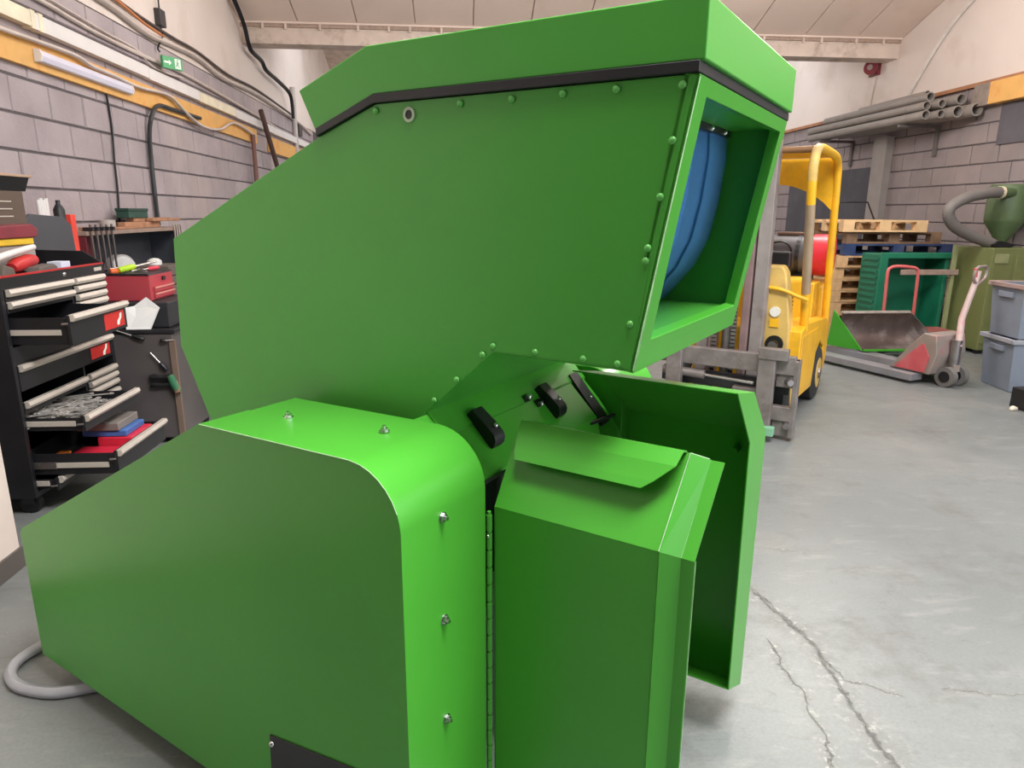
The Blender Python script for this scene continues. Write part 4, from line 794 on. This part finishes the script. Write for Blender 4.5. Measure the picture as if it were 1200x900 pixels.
MB().box(-.985, 4.63, .565, -.80, 4.70, .64).build('fork_hook', CARR, fk, bevel=.005)
MB().box(-.875, 4.72, .03, -.73, 4.76, .20).build('end_plate', CARR, fk, bevel=.005); MB().box(-.875, 4.72, .37, -.73, 4.76, .56).build('end_plate', CARR, fk, bevel=.005)
MB().box(-.765, 4.70, .03, -.735, 4.80, .56).build('end_upright', CARR, fk, bevel=.004); MB().cyl((-.80, 4.70, .42), (-.77, 4.66, .42), .022, 10).build('stop_pin', STEEL, fk); MB().cyl((-.78, 4.70, .12), (-.77, 4.66, .12), .022, 10).build('stop_pin', STEEL, fk)
MB().box(-1.0, 4.60, .05, -.84, 4.66, .11).build('green_heel', mat('pale_green_paint', (120, 172, 138), .5), fk, bevel=.004)

# ------------------------------------------------------------------ right wall: pipes, pillar, timber, bell
pl = thing('steel_stanchion', 'pale grey steel stanchion standing against the dark block wall', 'column', (6.2, 10.07, 0))
MB().box(6.18, 9.93, 0, 6.285, 10.21, 2.60).build('column_web', mat('stanchion_grey', (146, 138, 134), .6, var=.08), pl, bevel=.004)
MB().box(6.16, 9.91, 0, 6.18, 10.23, 2.60).build('column_flange', mat('stanchion_grey', (146, 138, 134), .6, var=.08), pl, bevel=.003)
struct(MB().box(6.2675, 10.25, 0, 6.2835, 13.0, 2.20).build('trim_1', mat('charcoal_wall_paint', (74, 72, 78), .7, var=.15, vscale=2, c2=(94, 90, 94), c2amt=.5, c2scale=2))) 
solo('timber_rail', MB().box(6.235, 7.2, 3.0, 6.285, 14.0, 3.045), mat('brown_timber', (166, 116, 84), .8, var=.2, vscale=6), 'thin brown timber strip along the top of the dark block wall', 'timber')
tb = thing('timber_lintel', 'stout yellow timber block with grey weathered end high on the dark wall', 'timber', (6.2, 7.7, 2.75))
MB().box(6.16, 7.2, 2.755, 6.284, 8.05, 3.0).build('timber_body', TIMBER, tb, bevel=.006); MB().box(6.155, 8.05, 2.75, 6.284, 8.30, 3.0).build('weathered_end', mat('grey_timber', (138, 124, 114), .85, var=.2, vscale=10), tb, bevel=.006)
solo('wall_recess_panel', MB().box(6.27, 7.2, 2.30, 6.284, 7.95, 2.75), mat('dark_grey_panel', (92, 88, 94), .7), 'dark grey panel on the wall under the yellow timber block', 'panel')
bl = thing('alarm_bell', 'dark red fire alarm bell on the white wall under the roof beam', 'bell', (6.2, 10.6, 3.5))
MB().tube([(6.285, 10.62, 3.62), (6.25, 10.60, 3.62), (6.17, 10.55, 3.62), (6.13, 10.52, 3.62)], [.06, .06, .105, .10], 20).build('gong', mat('dark_red_paint', (122, 42, 50), .4), bl, smooth=40)
MB().cyl((6.13, 10.52, 3.62), (6.115, 10.51, 3.62), .04, 14).build('centre_cap', mat('bell_grey', (150, 130, 128), .5), bl); MB().box(6.24, 10.5, 3.52, 6.286, 10.74, 3.72).build('back_box', mat('dark_red_paint', (122, 42, 50), .4), bl, bevel=.01)
cable('bell_cable', [(6.275, y, z) for y, z in ((10.58, 3.5), (10.62, 3.3), (10.66, 3.08))], .01, CABLEW, 'thin pale cable below the red alarm bell')
cable('conduit_pipe', [(6.265, y, z) for y, z in ((8.3, 4.2), (8.61, 4.08), (9.0, 3.86), (9.4, 3.48), (9.74, 3.08))], .02, mat('white_conduit', (212, 204, 198), .5), 'pale conduit slanting down the white upper right wall', 'conduit', n=2)
br = [9.2, 10.9]
for k, y in enumerate((9.0, 11.0)):
    b_ = thing('pipe_bracket', ['wall bracket with drop arm under the open pipe ends', 'wall bracket under the far end of the pipe stack'][k], 'bracket', (6.28, y, 2.4))
    MB().box(5.72, y-.025, 2.60, 6.282, y+.025, 2.64).build('arm', mat('bracket_grey', (96, 88, 86), .6), b_, bevel=.003); MB().box(6.25, y-.03, 2.25, 6.283, y+.03, 2.64).build('back_strap', mat('bracket_grey', (96, 88, 86), .6), b_, bevel=.003)
PIPEG = mat('grey_plastic_pipe', (140, 132, 126), .45, var=.12, vscale=5, c2=(116, 106, 100), c2amt=.5)
PIN_ = mat('pipe_inside', (58, 54, 54), .7)
pipes = [(5.77, 2.70, .055, 8.55, 11.4), (5.877, 2.695, .05, 8.42, 11.2), (6.0, 2.71, .068, 8.30, 10.9), (6.148, 2.72, .075, 8.18, 10.8), (5.80, 2.815, .052, 8.60, 11.5), (5.94, 2.83, .05, 8.52, 11.1), (6.09, 2.865, .062, 8.40, 10.9), (5.90, 2.935, .055, 8.70, 11.2), (5.99, 3.0, .04, 8.9, 10.4)]
plab = ['lower outer grey pipe of the wall stack', 'second pipe of the bottom row on the wall brackets', 'wide grey pipe beside the widest one on the brackets', 'widest open grey pipe lying against the dark wall', 'outer grey pipe of the middle row of the stack', 'thin middle pipe between outer and wall-side pipes', 'dark ended pipe resting on the widest pipe', 'single grey pipe lying on the middle row', 'short old pipe with a broken end on top of the stack']
for k, (x, z, r, y0, y1) in enumerate(pipes):
    z -= 0.001; z = max(z, 2.641+r)
    t = thing('drain_pipe', plab[k], 'pipe', (x, (y0+y1)/2, z), group='grey pipes stored on the wall brackets')
    MB().ring((x, y0, z), (x, y1, z), r, r*.82, 20).build('pipe_wall', PIPEG, t, smooth=40)
    MB().cyl((x, y0+.25, z), (x, y1-.25, z), r*.80, 14).build('pipe_lining', PIN_, t)

# ------------------------------------------------------------------ right side: pallets, bins, trolley, extractor
def pallet(label, x, y, z, rot, m, L=1.2, W=1.0, group='stacked pallets'):
    t = thing('pallet', label, 'pallet', (0, 0, 0), group=group); t.location = (x, y, z); t.rotation_euler = (0, 0, rot)
    for k in range(3): MB().box(-L/2, -W/2+k*(W-.1)/2, 0, L/2, -W/2+k*(W-.1)/2+.1, .022).build('bottom_board', m, t)
    for i in range(3):
        for j in range(3): MB().box(-L/2+i*(L-.14)/2, -W/2+j*(W-.1)/2, .022, -L/2+i*(L-.14)/2+.14, -W/2+j*(W-.1)/2+.1, .100).build('block', m, t)
    for i in range(3): MB().box(-L/2+i*(L-.14)/2, -W/2, .100, -L/2+i*(L-.14)/2+.14, W/2, .120).build('stringer_board', m, t)
    for k in range(5): MB().box(-L/2, -W/2+k*(W-.1)/4, .120, L/2, -W/2+k*(W-.1)/4+.1, .142).build('deck_board', m, t)
    return t
ordl = ['bottom', 'second', 'third', 'fourth', 'fifth', 'sixth', 'seventh']
for k in range(7): pallet(ordl[k]+' bare wooden pallet, counted from the floor, in the stack below the blue pallet', 5.25+rnd.uniform(-.02, .02), 8.72+rnd.uniform(-.02, .02), .001+k*.1435, rnd.uniform(-.015, .015), WOOD)
pallet('dark blue painted pallet lying on the bare wooden pallet stack', 5.45, 8.72, 1.006, 0, BLUEP, 1.4)
pallet('old brown pallet directly on top of the blue pallet', 5.40, 8.78, 1.150, .02, mat('dark_pallet_wood', (130, 102, 80), .85, var=.25, vscale=8), 1.25)
pallet('light new wooden pallet on top of the whole stack', 5.24, 8.70, 1.294, -.03, mat('new_pallet_wood', (222, 184, 138), .75, var=.12, vscale=8), 1.06)
solo('wire_frame', MB().tube([(5.0, 9.1, 1.437), (5.12, 9.1, 1.66), (5.5, 9.1, 1.66), (5.62, 9.1, 1.437)], .012, 6), DARKSTEEL, 'thin dark wire frame standing on the top pallet', 'frame', smooth=60)

gbn = thing('pallet_box', 'large dark green plastic pallet box tipped on its side, open towards the aisle', 'box', (5.2, 7.85, 0))
GB = mat('bottle_green_plastic', (28, 112, 84), .42, var=.12, c2=(24, 84, 64), c2amt=.4); GBI = GB
x0, x1, z0, z1, y0, y1 = 4.84, 5.68, .015, 1.06, 7.60, 7.98
MB().box(x0, y1-.03, z0, x1, y1, z1).build('base_panel', GB, gbn)
MB().box(x0, y0, z0, x0+.05, y1-.03, z1).build('side_panel', GB, gbn, bevel=.012); MB().box(x1-.05, y0, z0, x1, y1-.03, z1).build('side_panel', GB, gbn, bevel=.012)
MB().box(x0+.05, y0, z1-.05, x1-.05, y1-.03, z1).build('side_panel', GB, gbn, bevel=.012); MB().box(x0+.05, y0, z0, x1-.05, y1-.03, z0+.05).build('side_panel', GB, gbn, bevel=.012)
for a in ((x0-.02, z0, x0+.0, z1), ): MB().box(a[0], y0-.03, a[1], a[2]+.08, y0, a[3]+.02).build('rim', GB, gbn, bevel=.012)
MB().box(x0+.06, y0-.03, z1-.05, x1+.02, y0, z1+.02).build('rim', GB, gbn, bevel=.012)
for k in range(14): MB().box(x0-.014, y0+.04, z0+.06+k*.07, x0, y1-.05, z0+.085+k*.07).build('rib', GB, gbn)

tl = thing('platform_trolley', 'faded red platform trolley with a bent tube handle', 'trolley', (4.9, 7.25, 0))
TR = mat('faded_pink_red', (196, 92, 92), .5, var=.12, c2=(150, 106, 100), c2amt=.5)
MB().box(4.62, 7.10, .20, 5.5, 7.40, .25).build('platform', mat('trolley_deck', (150, 84, 78), .7, var=.2), tl, bevel=.006)
MB().tube(curve([(4.69, 7.18, .24), (4.68, 7.18, .6), (4.67, 7.18, .88), (4.70, 7.18, .94), (4.78, 7.18, .955), (4.92, 7.18, .945), (4.99, 7.18, .93), (5.02, 7.18, .87), (5.03, 7.18, .6), (5.04, 7.18, .24)], 4), .018, 8).build('handle', TR, tl, smooth=60)
for x in (4.7, 5.4):
    for y in (7.14, 7.36): MB().cyl((x, y-.02, .08), (x, y+.02, .08), .08, 16).build('wheel', TYRE, tl, smooth=40); MB().box(x-.03, y-.03, .1, x+.03, y+.03, .2).build('wheel_fork', DARKSTEEL, tl)
rs = thing('rail_stand', 'pale green upright post carrying a brown wooden rail', 'stand', (5.6, 7.45, 0))
MB().box(5.595, 7.43, .03, 5.635, 7.47, 1.17).build('post', mat('pale_olive_paint', (142, 146, 104), .6), rs, bevel=.003); MB().box(4.98, 7.405, .84, 5.66, 7.43, .90).build('rail', SW, rs, bevel=.004); MB().box(5.53, 7.36, 0, 5.70, 7.54, .03).build('base_plate', DARKSTEEL, rs)

dx = thing('dust_extractor', 'olive green dust extractor cabinet with cyclone cone on top', 'dust extractor', (6.0, 7.2, 0))
OL = mat('olive_green_paint', (112, 118, 72), .5, var=.1, c2=(92, 98, 60), c2amt=.5); OLD = mat('dark_olive_paint', (78, 96, 62), .45, var=.12)
MB().box(5.72, 7.02, .04, 6.24, 7.60, 1.16).build('cabinet', OL, dx, bevel=.01)
for k, x in enumerate((5.74, 6.0)): MB().box(x, 7.012, .12, x+.22, 7.022, 1.08).build('door_panel', OL, dx, bevel=.004)
MB().box(5.75, 7.005, 1.0, 5.90, 7.013, 1.10).build('label_plate', mat('pale_olive_paint', (142, 146, 104), .6), dx)
MB().tube([(6.08, 7.38, 1.162), (6.08, 7.38, 1.22), (6.08, 7.38, 1.42), (6.08, 7.38, 1.46), (6.08, 7.38, 1.80), (6.08, 7.38, 1.83)], [.05, .06, .19, .2, .2, .18], 24).build('cyclone', OLD, dx, smooth=40)
MB().tube([(5.86, 7.22, 1.74), (6.0, 7.24, 1.74)], .055, 14).build('inlet_pipe', OLD, dx, smooth=40)
MB().ring((5.82, 7.215, 1.74), (5.86, 7.22, 1.74), .066, .05, 18).build('hose_clip', mat('cream_clip', (214, 202, 172), .5), dx, smooth=40)
hs = curve([(5.83, 7.21, 1.74), (5.70, 7.19, 1.735), (5.45, 7.16, 1.69), (5.27, 7.15, 1.60), (5.25, 7.16, 1.50), (5.36, 7.18, 1.38), (5.58, 7.2, 1.28), (5.80, 7.2, 1.21), (5.9, 7.22, 1.165)], 8)
MB().tube(hs, [.058+.003*(i % 2) for i in range(len(hs))], 12).build('hose', mat('grey_ribbed_hose', (108, 102, 98), .55, var=.1), dx, smooth=50)
MB().prism([(5.78, 1.19), (5.86, 1.23), (6.04, 1.19), (5.98, 1.162), (5.80, 1.162)], 7.10, 7.30).build('inlet_flange', BLACK, dx)
for x in (5.76, 6.2):
    for y in (7.06, 7.56): MB().box(x-.03, y-.03, 0, x+.03, y+.03, .04).build('foot', BLACK, dx)
solo('orange_post', MB().tube([(5.77, 6.55, 0), (5.80, 6.55, 1.25)], .03, 10), mat('orange_paint', (222, 138, 56), .5), 'orange tubular post beside the olive dust extractor', 'post', smooth=50)

# steel scoop with green cheeks, resting on the pallet truck forks
sp_ = thing('plough_blade', 'worn steel dozer blade with bright green triangular end cheeks', 'blade', (4.5, 6.85, .105))
prof = [(6.72, .125), (6.80, .135), (6.90, .17), (6.97, .24), (6.99, .33), (6.97, .42), (6.91, .50)]
g = []
for k in range(7):
    t = k/6; row = []
    for (y, z) in prof:
        h = (z-.125)/.375; xa = 4.22-.17*h; xb = 5.10-.30*h; row.append((xa+(xb-xa)*t, y, z))
    g.append(row)
MB().sheet(g, .012).build('mouldboard', mat('scraped_steel', (132, 116, 112), .38, .75, var=.2, vscale=7, c2=(190, 182, 178), c2amt=.7, c2scale=5), sp_, smooth=50)
MB().box(4.22, 6.70, .107, 5.12, 6.74, .128).build('cutting_edge', GREEN, sp_, bevel=.003)
MB().add([(4.215, 6.72, .115), (4.03, 7.08, .115), (4.03, 7.02, .50)]+[(4.20, 6.715, .115), (4.015, 7.075, .115), (4.015, 7.015, .50)], [(0, 1, 2), (5, 4, 3), (0, 3, 4, 1), (1, 4, 5, 2), (2, 5, 3, 0)]).build('end_cheek', GREEN, sp_)
MB().add([(5.12, 6.72, .115), (5.0, 7.06, .115), (4.84, 6.98, .50)]+[(5.135, 6.725, .115), (5.015, 7.065, .115), (4.855, 6.985, .50)], [(2, 1, 0), (3, 4, 5), (0, 1, 4, 3), (1, 2, 5, 4), (2, 0, 3, 5)]).build('end_cheek', STEEL, sp_)
MB().box(4.05, 6.88, .485, 4.80, 6.93, .505).build('top_edge', mat('chipped_edge', (196, 182, 172), .5, .4, var=.2, vscale=20), sp_)

pt = thing('pallet_truck', 'faded red and grey hand pallet truck under the dozer blade', 'pallet truck', (4.4, 5.75, 0))
PG = mat('pallet_truck_grey', (150, 138, 132), .5, .2, var=.15, c2=(176, 96, 98), c2amt=.5, c2scale=6); PR = mat('pallet_truck_red', (190, 84, 92), .5, var=.15, c2=(150, 130, 126), c2amt=.6, c2scale=6)
fd = Vector((-.34, .94, 0)); sd = Vector((.94, .34, 0)); O = Vector((4.40, 5.72, 0))
def Q(f, s, z): p = O+fd*f+sd*s; return (p.x, p.y, z)
for s in (-.21, .21):
    fkm = MB().prism([(-.08, .03), (.08, .03), (.08, .095), (-.08, .095)], .12, 1.45, map3=lambda p, q, t, s=s: Q(t, s+p, q)).build('fork', mat('fork_blue_grey', (150, 148, 152), .45, .4, var=.15, c2=(96, 120, 156), c2amt=.4), pt, bevel=.005)
    MB().cyl(Q(1.30, s-.04, .036), Q(1.30, s+.04, .036), .036, 14).build('roller', TYRE, fkm, smooth=40)
MB().prism([(.42, .10), (.02, .10), (-.03, .30), (.0, .46), (.12, .47), (.22, .36)], -.20, .20, map3=lambda p, q, t: Q(p, t, q)).build('pump_cover', PG, pt, bevel=.012)
for s in (-.21, .205): MB().prism([(.36, .115), (.06, .115), (.03, .26), (.10, .38), (.17, .32)], s, s+.008, map3=lambda p, q, t: Q(p, t, q)).build('side_panel', PR, pt, bevel=.002)
for s in (-.10, .06):
    w = MB().cyl(Q(-.06, s, .09), Q(-.06, s+.06, .09), .09, 20).build('steer_wheel', mat('grey_wheel', (112, 108, 106), .6), pt, smooth=40); MB().cyl(Q(-.06, s-.006, .09), Q(-.06, s+.066, .09), .05, 14).build('wheel_hub', BLACK, w)
MB().cyl(Q(-.06, 0, .16), Q(-.06, 0, .42), .045, 14).build('pump', STEEL, pt, smooth=40)
MB().box(*[min(Q(-.1, -.05, .14)[i], Q(0, .05, .2)[i]) for i in range(3)], *[max(Q(-.1, -.05, .14)[i], Q(0, .05, .2)[i]) for i in range(3)]).build('axle_block', PG, pt)
MB().tube([Q(-.08, .0, .36), (4.49, 5.74, .60), (4.585, 5.77, .93), (4.61, 5.78, 1.02)], [.032, .028, .026, .022], 8).build('tiller', mat('pink_grey_paint', (190, 168, 164), .5, var=.1, c2=(196, 100, 104), c2amt=.5, c2scale=5), pt, smooth=50)
MB().tube(curve([(4.60, 5.77, .90), (4.52, 5.72, .96), (4.53, 5.71, 1.05), (4.62, 5.76, 1.06), (4.70, 5.81, 1.05), (4.70, 5.81, .96), (4.60, 5.77, .90)], 3), .013, 8).build('grip_loop', PG, pt, smooth=60)
MB().cyl((4.53, 5.715, .97), (4.52, 5.71, 1.05), .016, 8).build('red_grip', PR, pt); MB().tube([(4.60, 5.78, .93), (4.67, 5.81, .97)], .007, 6).build('release_lever', STEEL, pt)

# stacked grey-blue totes
TG = mat('grey_blue_tote', (124, 132, 146), .5, var=.08, c2=(96, 108, 130), c2amt=.5); TB = mat('blue_tote_rim', (150, 152, 160), .5, var=.08)
def tote(label, z, rimc):
    t = thing('storage_tote', label, 'tote', (0, 0, 0), group='stacked totes'); t.location = (5.14, 5.56, z); t.rotation_euler = (0, 0, math.radians(-8))
    hx, hy, h = .38, .22, .46; k = .90
    b = MB(); vs = []
    for (s, zz) in ((k, 0), (1, h), (.955, h), (k*.945, .02)): vs += [(-hx*s, -hy*s, zz), (hx*s, -hy*s, zz), (hx*s, hy*s, zz), (-hx*s, hy*s, zz)]
    fs = [(3, 2, 1, 0), (12, 13, 14, 15)]
    for r in range(3):
        for i in range(4): fs.append((r*4+i, r*4+(i+1) % 4, (r+1)*4+(i+1) % 4, (r+1)*4+i))
    b.add(vs, fs).build('tote_body', TG, t, bevel=.01)
    e = .022
    for a in ((-hx-e, -hy-e, hx+e, -hy+.01), (-hx-e, hy-.01, hx+e, hy+e), (-hx-e, -hy+.01, -hx+.01, hy-.01), (hx-.01, -hy+.01, hx+e, hy-.01)): MB().box(a[0], a[1], h-.035, a[2], a[3], h+.004).build('rim', rimc, t, bevel=.006)
    MB().box(-hx-.012, -.10, h-.12, -hx*.955, .10, h-.07).build('hand_grip', TG, t, bevel=.006); MB().box(-.12, -hy-.012, h-.12, .12, -hy*.95, h-.07).build('hand_grip', TG, t, bevel=.006)
tote('lower grey-blue plastic tote standing on the floor', .002, TB); tote('upper grey-blue plastic tote stacked on the other tote', .468, mat('brown_worn_rim', (156, 132, 126), .6, c2=(96, 118, 160), c2amt=.6))
solo('scrap_box', MB().box(4.42, 4.68, .001, 4.85, 4.98, .17), BLACK, 'low black scrap box on the floor in front of the totes', 'box', bevel=.01)
for k in range(5):
    a = k*1.3; solo('paper_scrap', MB().tube(curve([(4.43+.07*k, 4.74+.05*(k % 3), .172), (4.46+.07*k, 4.78+.04*(k % 2), .195), (4.49+.07*k, 4.76+.05*(k % 3), .18)], 3), [.012, .02, .026, .022, .024, .018, .01], 7), mat('white_paper', (236, 234, 232), .8), 'crumpled white scrap lying on the black scrap box', 'scrap', 'white scraps on the black box', smooth=180)
solo('foam_scrap', MB().tube([(4.335, 4.86, .012), (4.37, 4.88, .016), (4.40, 4.87, .012)], [.012, .022, .014], 7), mat('cream_foam', (226, 214, 196), .9), 'small cream scrap on the floor beside the black scrap box', 'scrap', smooth=180)
